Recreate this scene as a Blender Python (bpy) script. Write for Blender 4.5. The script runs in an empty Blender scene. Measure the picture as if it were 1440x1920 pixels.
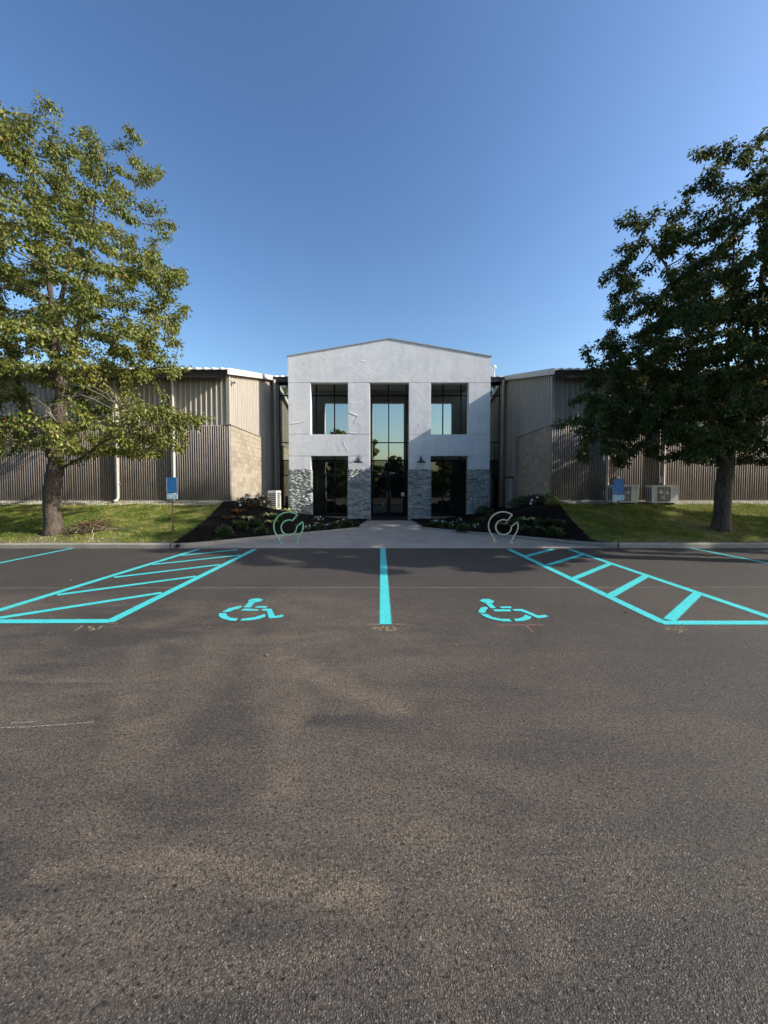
import bpy, math, random
import numpy as np
from mathutils import Vector

# ------------------------------------------------------------------ camera, light, exposure
scene = bpy.context.scene
C = scene.collection
R = math.radians
HC = 1.62                                   # eye height
PITCH = math.radians(1.9)
V0 = 936                                    # photo row of the optical axis (the photo is cropped a little)
YAW = math.atan(2 / 720)
cam_d = bpy.data.cameras.new('camera')
cam = bpy.data.objects.new('camera', cam_d)
C.objects.link(cam)
cam.location = (0, 0, HC)
cam.rotation_euler = (math.pi / 2 - PITCH, 0, -YAW)
cam_d.sensor_fit = 'HORIZONTAL'
cam_d.sensor_width = 36
cam_d.lens = 18
cam_d.shift_y = -(960 - V0) / 1440
cam_d.clip_start = 0.05
cam_d.clip_end = 3000
scene.camera = cam

SUN = Vector((1.0, -0.19, 0.58)).normalized()       # towards the sun
world = bpy.data.worlds.new('World')
scene.world = world
world.use_nodes = True
wn = world.node_tree.nodes
wl = world.node_tree.links
bg = wn['Background']
sky = wn.new('ShaderNodeTexSky')
sky.sky_type = 'NISHITA'
sky.sun_disc = False
sky.sun_elevation = math.asin(SUN.z)
sky.sun_rotation = math.atan2(SUN.x, SUN.y)
sky.altitude = 100
sky.air_density = 1.35
sky.dust_density = 2.0
sky.ozone_density = 3.0
hsv = wn.new('ShaderNodeHueSaturation')
hsv.inputs['Saturation'].default_value = 1.0
wl.new(sky.outputs[0], hsv.inputs['Color'])
gam = wn.new('ShaderNodeGamma')
gam.inputs[1].default_value = 1.4
wl.new(hsv.outputs[0], gam.inputs[0])
wl.new(gam.outputs[0], bg.inputs['Color'])
bg.inputs['Strength'].default_value = 0.077

sun_d = bpy.data.lights.new('sun', 'SUN')
sun_d.energy = 5.0
sun_d.angle = R(0.53)
sun_d.color = (1.0, 0.93, 0.82)
sun = bpy.data.objects.new('sun', sun_d)
C.objects.link(sun)
sun.rotation_euler = SUN.to_track_quat('Z', 'Y').to_euler()
sun.location = (30, -6, 30)

scene.view_settings.view_transform = 'Standard'
scene.view_settings.look = 'None'
scene.view_settings.gamma = 1
scene.view_settings.exposure = 0.70

# ------------------------------------------------------------------ pixel helpers (photo pixels -> world metres)
def ray(u, v):
    a = (u - 720) / 720
    b = (V0 - v) / 720
    y = math.cos(PITCH) + b * math.sin(PITCH)
    z = b * math.cos(PITCH) - math.sin(PITCH)
    x = a
    cy, sy = math.cos(YAW), math.sin(YAW)
    return Vector((x * cy + y * sy, -x * sy + y * cy, z))
def G(u, v, z=0.0):
    r = ray(u, v)
    t = (z - HC) / r.z
    return Vector((r.x * t, r.y * t, z))
def AT(u, v, Y):
    r = ray(u, v)
    t = Y / r.y
    return Vector((r.x * t, Y, HC + r.z * t))

AX = 0.31                                   # the building's axis of symmetry

# ------------------------------------------------------------------ object helpers
def tag(o, label=None, cat=None, group=None, kind=None):
    if label: o['label'] = label
    if cat: o['category'] = cat
    if group: o['group'] = group
    if kind: o['kind'] = kind
    return o
def empty(name, loc=(0, 0, 0), parent=None):
    o = bpy.data.objects.new(name, None)
    C.objects.link(o)
    o.location = loc
    o.empty_display_size = 0.2
    if parent: o.parent = parent
    return o
def link(name, me, parent=None):
    o = bpy.data.objects.new(name, me)
    C.objects.link(o)
    if parent: o.parent = parent
    return o
def wpos(parent):
    p = Vector((0, 0, 0))
    while parent:
        p = p + parent.location
        parent = parent.parent
    return p

class MB:
    def __init__(s): s.v = []; s.f = []; s.uv = None
    def quad(s, a, b, c, d):
        i = len(s.v); s.v += [tuple(a), tuple(b), tuple(c), tuple(d)]; s.f.append((i, i+1, i+2, i+3)); return s
    def poly(s, pts):
        i = len(s.v); s.v += [tuple(p) for p in pts]; s.f.append(tuple(range(i, i+len(pts)))); return s
    def box(s, x0, x1, y0, y1, z0, z1, bev=0.0):
        if bev > 0:
            return s.prism([(x0+bev, y0), (x1-bev, y0), (x1, y0+bev), (x1, y1-bev), (x1-bev, y1), (x0+bev, y1), (x0, y1-bev), (x0, y0+bev)], z0, z1)
        i = len(s.v)
        s.v += [(x0,y0,z0),(x1,y0,z0),(x1,y1,z0),(x0,y1,z0),(x0,y0,z1),(x1,y0,z1),(x1,y1,z1),(x0,y1,z1)]
        s.f += [(i,i+3,i+2,i+1),(i+4,i+5,i+6,i+7),(i,i+1,i+5,i+4),(i+1,i+2,i+6,i+5),(i+2,i+3,i+7,i+6),(i+3,i,i+4,i+7)]
        return s
    def prism(s, pts, z0, z1):               # pts: CCW xy outline
        n = len(pts); i = len(s.v)
        s.v += [(p[0], p[1], z0) for p in pts] + [(p[0], p[1], z1) for p in pts]
        s.f.append(tuple(i + k for k in reversed(range(n))))
        s.f.append(tuple(i + n + k for k in range(n)))
        for k in range(n):
            k2 = (k + 1) % n
            s.f.append((i+k, i+k2, i+n+k2, i+n+k))
        return s
    def tube(s, pts, r, n=8, closed=False, caps=True):
        pts = [Vector(p) for p in pts]; m = len(pts)
        rr = r if isinstance(r, (list, tuple)) else [r] * m
        i0 = len(s.v); ref = None
        for k, p in enumerate(pts):
            if closed: d = pts[(k+1) % m] - pts[k-1]
            else: d = pts[min(k+1, m-1)] - pts[max(k-1, 0)]
            d.normalize()
            if ref is None:
                ref = Vector((0, 0, 1)) if abs(d.z) < 0.9 else Vector((1, 0, 0))
            u = (ref - d * ref.dot(d)).normalized(); w = d.cross(u); ref = u
            for q in range(n):
                a = 2 * math.pi * q / n
                s.v.append(tuple(p + (u * math.cos(a) + w * math.sin(a)) * rr[k]))
        for k in range(m if closed else m - 1):
            k2 = (k + 1) % m
            for q in range(n):
                q2 = (q + 1) % n
                s.f.append((i0+k*n+q, i0+k*n+q2, i0+k2*n+q2, i0+k2*n+q))
        if caps and not closed:
            s.f.append(tuple(i0 + q for q in reversed(range(n))))
            s.f.append(tuple(i0 + (m-1)*n + q for q in range(n)))
        return s
    def lathe(s, prof, cx=0, cy=0, n=20):
        i0 = len(s.v); m = len(prof)
        for r, z in prof:
            for q in range(n):
                a = 2 * math.pi * q / n
                s.v.append((cx + r * math.cos(a), cy + r * math.sin(a), z))
        for k in range(m - 1):
            for q in range(n):
                q2 = (q + 1) % n
                s.f.append((i0+k*n+q, i0+k*n+q2, i0+(k+1)*n+q2, i0+(k+1)*n+q))
        return s
    def build(s, name, mat, parent=None, smooth=False, off=None):
        me = bpy.data.meshes.new(name)
        off = wpos(parent) if (parent and off is None) else (off or Vector((0, 0, 0)))
        me.from_pydata([(a - off[0], b - off[1], c - off[2]) for a, b, c in s.v], [], s.f)
        me.materials.append(mat)
        if smooth: me.polygons.foreach_set('use_smooth', [True] * len(me.polygons))
        me.update()
        return link(name, me, parent)

def np_mesh(name, V, F, mat, parent=None, attr=None, smooth=False, off=None):
    """V Nx3, F Mxk all the same size."""
    me = bpy.data.meshes.new(name)
    off = np.array(wpos(parent)) if off is None else np.array(off)
    V = np.asarray(V, dtype=np.float32) - off.astype(np.float32)
    F = np.asarray(F, dtype=np.int32); k = F.shape[1]
    me.vertices.add(len(V)); me.vertices.foreach_set('co', V.ravel())
    me.loops.add(F.size); me.loops.foreach_set('vertex_index', F.ravel())
    me.polygons.add(len(F))
    me.polygons.foreach_set('loop_start', np.arange(0, F.size, k, dtype=np.int32))
    me.polygons.foreach_set('loop_total', np.full(len(F), k, dtype=np.int32))
    if smooth: me.polygons.foreach_set('use_smooth', np.ones(len(F), dtype=bool))
    me.update(calc_edges=True)
    if attr is not None:
        for nm, arr in attr.items():
            a = me.attributes.new(nm, 'FLOAT', 'POINT')
            a.data.foreach_set('value', np.asarray(arr, dtype=np.float32))
    me.materials.append(mat)
    return link(name, me, parent)

# ------------------------------------------------------------------ material helpers
class NT:
    def __init__(s, name):
        s.m = bpy.data.materials.new(name); s.m.use_nodes = True
        s.t = s.m.node_tree; s.n = s.t.nodes; s.l = s.t.links
        s.bsdf = s.n['Principled BSDF']; s.out = s.n['Material Output']
        s._co = None
    def node(s, typ, **kw):
        n = s.n.new(typ)
        for k, v in kw.items(): setattr(n, k, v)
        return n
    def put(s, sock, val):
        if hasattr(val, 'links') or isinstance(val, bpy.types.NodeSocket): s.l.new(val, sock)
        else:
            if isinstance(val, (tuple, list)) and len(val) == 3 and sock.type == 'RGBA': val = (*val, 1)
            sock.default_value = val
    def co(s):
        if s._co is None: s._co = s.node('ShaderNodeTexCoord').outputs['Object']
        return s._co
    def gco(s):
        g = s.node('ShaderNodeNewGeometry'); return g.outputs['Position']
    def mapping(s, vec, scale=(1, 1, 1), rot=(0, 0, 0), loc=(0, 0, 0)):
        n = s.node('ShaderNodeMapping'); s.l.new(vec, n.inputs['Vector'])
        n.inputs['Scale'].default_value = scale; n.inputs['Rotation'].default_value = rot; n.inputs['Location'].default_value = loc
        return n.outputs[0]
    def noise(s, vec, scale, detail=4, rough=0.55, dist=0.0):
        n = s.node('ShaderNodeTexNoise'); s.l.new(vec, n.inputs['Vector'])
        n.inputs['Scale'].default_value = scale; n.inputs['Detail'].default_value = detail
        n.inputs['Roughness'].default_value = rough; n.inputs['Distortion'].default_value = dist
        return n.outputs['Fac']
    def voro(s, vec, scale, feature='F1', out='Distance'):
        n = s.node('ShaderNodeTexVoronoi', feature=feature); s.l.new(vec, n.inputs['Vector'])
        n.inputs['Scale'].default_value = scale
        return n.outputs[out]
    def math(s, op, a, b=0.0, c=None, clamp=False):
        n = s.node('ShaderNodeMath', operation=op, use_clamp=clamp)
        s.put(n.inputs[0], a); s.put(n.inputs[1], b)
        if c is not None: s.put(n.inputs[2], c)
        return n.outputs[0]
    def rng(s, v, a, b, c=0.0, d=1.0, smooth=False):
        n = s.node('ShaderNodeMapRange'); n.clamp = True
        if smooth: n.interpolation_type = 'SMOOTHSTEP'
        s.put(n.inputs[0], v)
        for i, x in enumerate((a, b, c, d)): n.inputs[i+1].default_value = x
        return n.outputs[0]
    def mix(s, fac, a, b, typ='MIX'):
        n = s.node('ShaderNodeMix', data_type='RGBA', blend_type=typ)
        s.put(n.inputs[0], fac); s.put(n.inputs[6], a); s.put(n.inputs[7], b)
        return n.outputs[2]
    def attr(s, name):
        return s.node('ShaderNodeAttribute', attribute_name=name).outputs['Fac']
    def ramp(s, fac, stops):
        n = s.node('ShaderNodeValToRGB'); s.put(n.inputs[0], fac)
        e = n.color_ramp.elements
        while len(e) < len(stops): e.new(0.5)
        for k, (p, c) in enumerate(stops): e[k].position = p; e[k].color = (*c, 1)
        return n.outputs[0]
    def bump(s, h, strength=0.5, dist=0.01, prev=None):
        n = s.node('ShaderNodeBump'); s.put(n.inputs['Height'], h)
        n.inputs['Strength'].default_value = strength; n.inputs['Distance'].default_value = dist
        if prev: s.l.new(prev, n.inputs['Normal'])
        return n.outputs[0]
    def done(s, col=None, rough=0.8, normal=None, metal=0.0, spec=0.5):
        if col is not None: s.put(s.bsdf.inputs['Base Color'], col)
        s.put(s.bsdf.inputs['Roughness'], rough)
        s.put(s.bsdf.inputs['Metallic'], metal)
        s.bsdf.inputs['Specular IOR Level'].default_value = spec
        if normal is not None: s.l.new(normal, s.bsdf.inputs['Normal'])
        return s.m

def simple(name, col, rough=0.6, var=0.12, scale=6.0, metal=0.0, bump=0.0, spec=0.5):
    t = NT(name)
    f = t.noise(t.co(), scale, 5, 0.6)
    c = t.mix(t.rng(f, 0.3, 0.7), tuple(x * (1 - var) for x in col), tuple(min(1, x * (1 + var)) for x in col))
    nrm = t.bump(t.noise(t.co(), scale * 12, 4), bump, 0.004) if bump else None
    return t.done(c, rough, nrm, metal, spec)

M = {}
# --- asphalt with dust, tyre sweeps, seam and aggregate
def asphalt_mat():
    t = NT('asphalt'); p = t.gco()
    sep = t.node('ShaderNodeSeparateXYZ'); t.l.new(p, sep.inputs[0]); X, Y = sep.outputs[0], sep.outputs[1]
    warp = t.node('ShaderNodeTexNoise'); t.l.new(p, warp.inputs['Vector']); warp.inputs['Scale'].default_value = 0.9; warp.inputs['Detail'].default_value = 3
    wsub = t.node('ShaderNodeVectorMath', operation='SUBTRACT'); t.l.new(warp.outputs['Color'], wsub.inputs[0]); wsub.inputs[1].default_value = (0.5, 0.5, 0.5)
    wmul = t.node('ShaderNodeVectorMath', operation='MULTIPLY'); t.l.new(wsub.outputs[0], wmul.inputs[0]); wmul.inputs[1].default_value = (0.34, 0.24, 0.0)
    wsc = t.node('ShaderNodeVectorMath', operation='SCALE'); t.l.new(wmul.outputs[0], wsc.inputs[0]); wsc.inputs['Scale'].default_value = 1.0
    wadd = t.node('ShaderNodeVectorMath', operation='ADD'); t.l.new(p, wadd.inputs[0]); t.l.new(wsc.outputs[0], wadd.inputs[1])
    pw = wadd.outputs[0]
    big = t.noise(p, 0.35, 4, 0.6, 0.6)
    mid = t.noise(t.mapping(p, (1, 2.2, 1), (0, 0, 0.5)), 0.9, 5, 0.62, 1.0)
    fine = t.noise(p, 9.0, 5, 0.7)
    left = t.rng(X, 2.2, -1.4, 0.0, 1.0, True)              # the left half of the lot is dustier
    near = t.rng(Y, 6.2, 5.0, 0.12, 1.0, True)
    streaks = t.noise(t.mapping(pw, (0.55, 3.2, 1), (0, 0, -0.18)), 1.1, 6, 0.68, 1.2)
    mid = t.math('ADD', t.math('MULTIPLY', mid, 0.5), t.math('MULTIPLY', streaks, 0.5))
    dust = t.math('MULTIPLY', t.rng(t.math('ADD', t.math('MULTIPLY', mid, 0.6), t.math('MULTIPLY', big, 0.4)), 0.44, 0.60), t.math('ADD', t.math('MULTIPLY', left, 0.42), 0.26))
    def seg(a, b, w, k, soft=0.0):
        a = Vector((a[0], a[1], 0)); b = Vector((b[0], b[1], 0)); d = b - a
        s1 = t.node('ShaderNodeVectorMath', operation='SUBTRACT'); t.l.new(pw, s1.inputs[0]); s1.inputs[1].default_value = a
        dt = t.node('ShaderNodeVectorMath', operation='DOT_PRODUCT'); t.l.new(s1.outputs[0], dt.inputs[0]); dt.inputs[1].default_value = d / d.length_squared
        tt = t.math('MULTIPLY', dt.outputs['Value'], 1.0, clamp=True)
        sc = t.node('ShaderNodeVectorMath', operation='SCALE'); sc.inputs[0].default_value = d; t.l.new(tt, sc.inputs['Scale'])
        s2 = t.node('ShaderNodeVectorMath', operation='DISTANCE'); t.l.new(s1.outputs[0], s2.inputs[0]); t.l.new(sc.outputs[0], s2.inputs[1])
        return t.rng(s2.outputs['Value'], w, soft, 0.0, k, True)
    g = lambda u, v: G(u, v)
    strokes = [((270, 1215), (262, 1290), .11, .5), ((262, 1290), (235, 1420), .13, .6), ((520, 1225), (545, 1345), .16, .55), ((535, 1235), (745, 1332), .12, .75),
               ((430, 1190), (330, 1330), .18, .45), ((0, 1310), (240, 1282), .06, .5), ((0, 1273), (320, 1268), .035, .6), ((545, 1345), (520, 1500), .12, .5),
               ((130, 1620), (400, 1560), .05, .35), ((250, 1610), (700, 1680), .07, .75), ((330, 1640), (680, 1690), .09, .4), ((160, 1560), (290, 1555), .03, .5),
               ((650, 1395), (1060, 1480), .08, .4), ((950, 1680), (1040, 1770), .07, .5), ((1090, 1340), (1360, 1362), .08, .24), ((0, 1395), (300, 1450), .14, .35), ((420, 1200), (150, 1560), .16, .5), ((600, 1400), (900, 1640), .14, .4), ((0, 1760), (330, 1640), .08, .5), ((60, 1640), (280, 1620), .05, .6), ((700, 1600), (1010, 1560), .06, .35), ((380, 1850), (720, 1790), .05, .35)]
    cov = t.rng(t.noise(t.mapping(p, (1, 1.8, 1)), 2.6, 7, 0.75, 0.8), 0.34, 0.64)
    for a, b, w, k in strokes:
        s = seg(g(*a), g(*b), w * 2.3, min(1.0, k * 1.3), w * 0.4)
        dust = t.math('MAXIMUM', dust, t.math('MULTIPLY', s, t.math('ADD', t.math('MULTIPLY', cov, 0.75), 0.25)))
    dust = t.math('MULTIPLY', dust, near)
    # fresh dark strips and a paving seam
    a, b = g(575, 1350), g(930, 1350)
    strip = t.math('MULTIPLY', t.math('MULTIPLY', t.rng(t.math('ABSOLUTE', t.math('SUBTRACT', Y, a.y)), 0.085, 0.045), t.rng(X, a.x - .05, a.x + .05)), t.rng(X, b.x + .1, b.x - 1.3))
    col = t.mix(t.rng(big, 0.3, 0.7), (0.033, 0.0285, 0.025), (0.048, 0.0415, 0.036))
    far = t.rng(Y, 5.9, 6.3)
    col = t.mix(t.math('MULTIPLY', far, 0.25), col, (0.026, 0.025, 0.026))
    col = t.mix(t.math('MULTIPLY', t.math('MULTIPLY', strip, 0.7), cov), col, (0.018, 0.018, 0.020))
    dust = t.math('MULTIPLY', dust, t.math('SUBTRACT', 1.0, t.math('MULTIPLY', strip, 0.9)))
    # aggregate: stones of about 8 mm with dark pits between
    vc = t.node('ShaderNodeTexVoronoi', feature='F1'); t.l.new(pw, vc.inputs['Vector']); vc.inputs['Scale'].default_value = 135
    vr = t.node('ShaderNodeSeparateColor'); t.l.new(vc.outputs['Color'], vr.inputs[0])
    stone = t.rng(vc.outputs['Distance'], 0.20, 0.62, 1.0, 0.0)
    v2 = t.node('ShaderNodeTexVoronoi', feature='F1'); t.l.new(p, v2.inputs['Vector']); v2.inputs['Scale'].default_value = 210
    v2r = t.node('ShaderNodeSeparateColor'); t.l.new(v2.outputs['Color'], v2r.inputs[0])
    tanc = t.mix(fine, (0.108, 0.084, 0.060), (0.172, 0.134, 0.097))
    dustk = t.math('MULTIPLY', dust, t.math('ADD', 0.55, t.math('MULTIPLY', stone, 0.7)), clamp=True)
    col = t.mix(dustk, col, tanc)
    gain = t.math('ADD', 0.55, t.math('MULTIPLY', vr.outputs[0], 0.75))
    gain = t.math('ADD', gain, t.math('MULTIPLY', v2r.outputs[1], 0.28))
    pit = t.math('MULTIPLY', t.rng(t.noise(p, 62, 6, 0.78, 0.4), 0.40, 0.49, 0.12, 1.2), t.math('ADD', 0.85, t.math('MULTIPLY', stone, 0.3)))
    gain = t.math('MULTIPLY', gain, pit)
    cc = t.node('ShaderNodeCombineColor')
    for i in range(3): t.l.new(gain, cc.inputs[i])
    col = t.mix(1.0, col, cc.outputs[0], 'MULTIPLY')
    spk = t.math('MULTIPLY', t.rng(v2r.outputs[0], 0.965, 0.985), 0.55)
    col = t.mix(spk, col, (0.27, 0.24, 0.21))
    sline = t.math('ABSOLUTE', t.math('SUBTRACT', t.math('ADD', Y, t.math('MULTIPLY', t.noise(p, 1.4, 3), 0.05)), 6.13))
    sk = t.rng(sline, 0.028, 0.010)
    col = t.mix(t.math('MULTIPLY', sk, t.rng(t.noise(p, 2.0, 4), 0.35, 0.60, 0.35, 0.95)), col, (0.15, 0.125, 0.10))
    h = t.math('ADD', t.math('MULTIPLY', stone, t.math('ADD', 0.5, vr.outputs[1])), t.math('MULTIPLY', pit, 1.5))
    n1 = t.bump(h, 0.55, 0.005)
    n2 = t.bump(t.noise(p, 1.2, 4, 0.6), 0.25, 0.05, n1)
    return t.done(col, t.rng(dust, 0, 1, 0.72, 0.92), n2, 0, 0.35)
M['asphalt'] = asphalt_mat()

def paint_mat():
    t = NT('turquoise_paint')
    uv = t.node('ShaderNodeUVMap'); uv.uv_map = 'UVMap'
    sep = t.node('ShaderNodeSeparateXYZ'); t.l.new(uv.outputs[0], sep.inputs[0])
    p = t.gco()
    e = t.math('ABSOLUTE', t.math('SUBTRACT', sep.outputs[0], 0.5))          # 0 in the middle, .5 at the rim
    nz = t.noise(p, 120, 3, 0.7)
    grain = t.noise(p, 38, 4, 0.7)
    al = t.rng(t.math('ADD', e, t.math('MULTIPLY', t.math('SUBTRACT', nz, 0.5), 0.22)), 0.50, 0.34, 0.0, 1.0, True)
    wear = t.math('MULTIPLY', t.rng(grain, 0.30, 0.44, 0.25, 1.0), t.rng(t.noise(p, 160, 4, 0.8), 0.30, 0.46, 0.45, 1.0))
    al = t.math('MULTIPLY', al, wear)
    col = t.mix(t.noise(p, 2.5, 4, 0.6), (0.036, 0.43, 0.45), (0.065, 0.52, 0.52))
    col = t.mix(t.math('MULTIPLY', t.rng(t.noise(p, 90, 3, .8), 0.5, 0.72), 0.35), col, (0.03, 0.30, 0.36))
    vc = t.node('ShaderNodeTexVoronoi', feature='F1'); t.l.new(p, vc.inputs['Vector']); vc.inputs['Scale'].default_value = 95
    nrm = t.bump(vc.outputs['Distance'], -0.5, 0.005)
    t.done(col, 0.6, nrm)
    tr = t.node('ShaderNodeBsdfTransparent'); mx = t.node('ShaderNodeMixShader')
    t.l.new(al, mx.inputs[0]); t.l.new(tr.outputs[0], mx.inputs[1]); t.l.new(t.bsdf.outputs[0], mx.inputs[2])
    t.l.new(mx.outputs[0], t.out.inputs['Surface'])
    return t.m
M['paint'] = paint_mat()
def chalk_mat(name, col):
    t = NT(name); p = t.gco()
    t.done(col, 0.9)
    al = t.rng(t.noise(p, 70, 4, 0.7), 0.38, 0.56, 0.0, 0.8)
    tr = t.node('ShaderNodeBsdfTransparent'); mx = t.node('ShaderNodeMixShader')
    t.l.new(al, mx.inputs[0]); t.l.new(tr.outputs[0], mx.inputs[1]); t.l.new(t.bsdf.outputs[0], mx.inputs[2])
    t.l.new(mx.outputs[0], t.out.inputs['Surface'])
    return t.m
M['chalk'] = chalk_mat('yellow_chalk', (0.40, 0.33, 0.17))
M['chalk_pink'] = chalk_mat('pink_chalk', (0.32, 0.15, 0.13))
M['chalk_white'] = chalk_mat('pale_scratch', (0.24, 0.21, 0.17))

def concrete_mat(name, a, b, bs=0.4, stain=(0.12, 0.11, 0.10)):
    t = NT(name); p = t.gco()
    c = t.mix(t.rng(t.noise(p, 1.1, 6, 0.65), 0.3, 0.7), a, b)
    c = t.mix(t.math('MULTIPLY', t.rng(t.noise(p, 2.4, 5, 0.7, 1.0), 0.52, 0.72), 0.5), c, stain)
    f = t.noise(p, 60, 4, 0.75)
    c = t.mix(t.rng(f, 0.35, 0.65, 0.0, 0.45), c, tuple(x * 0.6 for x in a))
    return t.done(c, 0.88, t.bump(f, bs, 0.006))
M['walk'] = concrete_mat('pavement_concrete', (0.25, 0.225, 0.195), (0.36, 0.325, 0.285))
M['kerb'] = concrete_mat('kerb_concrete', (0.22, 0.20, 0.17), (0.36, 0.33, 0.28), 0.6)
M['footing'] = concrete_mat('footing_concrete', (0.26, 0.24, 0.21), (0.38, 0.35, 0.31), 0.6)
M['flute'] = concrete_mat('fluted_block', (0.22, 0.192, 0.172), (0.32, 0.28, 0.25), 0.8, (0.14, 0.122, 0.108))
M['mortar'] = concrete_mat('mortar', (0.20, 0.178, 0.142), (0.25, 0.22, 0.175), 0.6)
def block_mat():
    t = NT('concrete_block'); p = t.gco()
    inf = t.node('ShaderNodeObjectInfo').outputs['Random']
    c = t.mix(inf, (0.225, 0.195, 0.148), (0.31, 0.27, 0.208))
    c = t.mix(t.math('MULTIPLY', t.rng(t.noise(p, 1.6, 5, 0.7, 0.8), 0.5, 0.75), 0.55), c, (0.13, 0.112, 0.085))
    f = t.noise(p, 70, 4, 0.7)
    return t.done(c, 0.92, t.bump(f, 0.5, 0.006))
M['block'] = block_mat()
def stucco_mat():
    t = NT('stucco'); p = t.gco()
    n1 = t.noise(p, 2.2, 6, 0.62, 0.8); n2 = t.noise(p, 22, 5, 0.65, 0.4)
    streak = t.noise(t.mapping(p, (3.0, 3.0, 0.35)), 1.2, 5, 0.65)
    c = t.mix(t.rng(n1, 0.3, 0.7), (0.58, 0.595, 0.61), (0.70, 0.71, 0.72))
    c = t.mix(t.math('MULTIPLY', t.rng(streak, 0.48, 0.75), 0.35), c, (0.46, 0.475, 0.49))
    c = t.mix(t.math('MULTIPLY', t.rng(n2, 0.52, 0.72), 0.22), c, (0.47, 0.49, 0.51))
    b1 = t.bump(n1, 0.16, 0.08); b2 = t.bump(n2, 0.5, 0.014, b1)
    return t.done(c, 0.9, b2, 0, 0.2)
M['stucco'] = stucco_mat()
def stone_mat():
    t = NT('ledge_stone'); p = t.gco(); a = t.attr('rnd')
    c = t.ramp(a, [(0.0, (0.14, 0.155, 0.155)), (0.25, (0.27, 0.29, 0.28)), (0.5, (0.44, 0.46, 0.44)), (0.75, (0.34, 0.38, 0.375)), (1.0, (0.60, 0.60, 0.57))])
    f = t.noise(p, 30, 5, 0.7)
    c = t.mix(t.rng(f, 0.4, 0.72, 0, 0.45), c, (0.15, 0.17, 0.17))
    return t.done(c, 0.8, t.bump(f, 0.8, 0.012))
M['stone'] = stone_mat()
def metalwall_mat(name, a, b):
    t = NT(name); p = t.gco()
    s = t.noise(t.mapping(p, (5, 5, 0.4)), 1.5, 5, 0.6)
    c = t.mix(t.rng(s, 0.3, 0.7), a, b)
    c = t.mix(t.math('MULTIPLY', t.rng(t.noise(p, 0.7, 5, 0.7), 0.5, 0.8), 0.3), c, tuple(x * .7 for x in a))
    return t.done(c, 0.5, t.bump(t.noise(p, 1.3, 2), 0.1, 0.05))
M['metal_wall'] = metalwall_mat('beige_metal_siding', (0.29, 0.262, 0.222), (0.35, 0.318, 0.272))
M['trim'] = metalwall_mat('trim_metal', (0.22, 0.19, 0.165), (0.27, 0.24, 0.205))
M['downpipe'] = metalwall_mat('downpipe_paint', (0.36, 0.335, 0.295), (0.44, 0.41, 0.37))
M['fascia'] = simple('dark_bronze_fascia', (0.028, 0.024, 0.022), 0.55)
M['roof'] = simple('pale_metal_roof', (0.62, 0.62, 0.60), 0.45, 0.1, 2)
M['rake'] = simple('rake_trim', (0.50, 0.47, 0.42), 0.5)
M['coping'] = simple('grey_coping', (0.27, 0.28, 0.28), 0.5)
M['mullion'] = simple('black_aluminium', (0.008, 0.008, 0.009), 0.55, spec=0.2)
M['black'] = simple('black_metal', (0.014, 0.014, 0.015), 0.42)
M['mat'] = simple('floor_shade_black', (0.012, 0.012, 0.012), 0.95, 0.3, 30, 0, 0.6)  # near-black tone that stands in for shade on the portal floor
M['interior'] = simple('dark_interior', (0.02, 0.02, 0.02), 0.9)
def glass_mat(name='tinted_mirror_glass', k0=0.78):
    t = NT(name)
    gl = t.node('ShaderNodeBsdfGlossy'); gl.inputs['Color'].default_value = (0.66, 0.69, 0.64, 1); gl.inputs['Roughness'].default_value = 0.003
    df = t.node('ShaderNodeBsdfDiffuse'); df.inputs['Color'].default_value = (0.006, 0.008, 0.008, 1)
    w = t.bump(t.noise(t.co(), 0.8, 1), 0.02, 0.02)
    t.l.new(w, gl.inputs['Normal'])
    fr = t.node('ShaderNodeLayerWeight'); fr.inputs[0].default_value = 0.3
    mx = t.node('ShaderNodeMixShader'); t.put(mx.inputs[0], t.rng(fr.outputs['Fresnel'], 0, 1, k0, 1.0))
    t.l.new(df.outputs[0], mx.inputs[1]); t.l.new(gl.outputs[0], mx.inputs[2]); t.l.new(mx.outputs[0], t.out.inputs['Surface'])
    return t.m
M['glass'] = glass_mat()
M['glass_low'] = glass_mat('dark_tinted_glass', 0.20)
M['glass_door'] = glass_mat('clear_dark_glass', 0.09)
M['white_paint'] = simple('white_enamel', (0.48, 0.48, 0.46), 0.45)
M['grille'] = simple('dark_grille', (0.05, 0.055, 0.06), 0.6)
M['paper'] = simple('white_paper', (0.7, 0.7, 0.68), 0.8)
M['green_tube'] = simple('mint_green_powdercoat', (0.20, 0.47, 0.26), 0.4)
M['cream_tube'] = simple('cream_powdercoat', (0.56, 0.50, 0.34), 0.4)
M['steel'] = simple('galvanised_steel', (0.30, 0.31, 0.31), 0.45, metal=0.6)
M['sign_blue'] = simple('sign_blue', (0.012, 0.11, 0.28), 0.45)
M['sign_pale'] = simple('sign_pale_blue', (0.20, 0.38, 0.50), 0.45)
M['sign_white'] = simple('sign_white', (0.62, 0.66, 0.68), 0.5)
M['sign_back'] = simple('sign_faded_symbol', (0.035, 0.17, 0.33), 0.5)
M['post'] = simple('rusty_post', (0.15, 0.10, 0.05), 0.75, 0.3, 20)
M['plastic_black'] = simple('black_plastic', (0.012, 0.012, 0.012), 0.5)
M['pvc'] = simple('white_pvc', (0.6, 0.6, 0.58), 0.5)
M['gravel'] = simple('pale_gravel', (0.40, 0.37, 0.32), 0.9, 0.35, 60)

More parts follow.
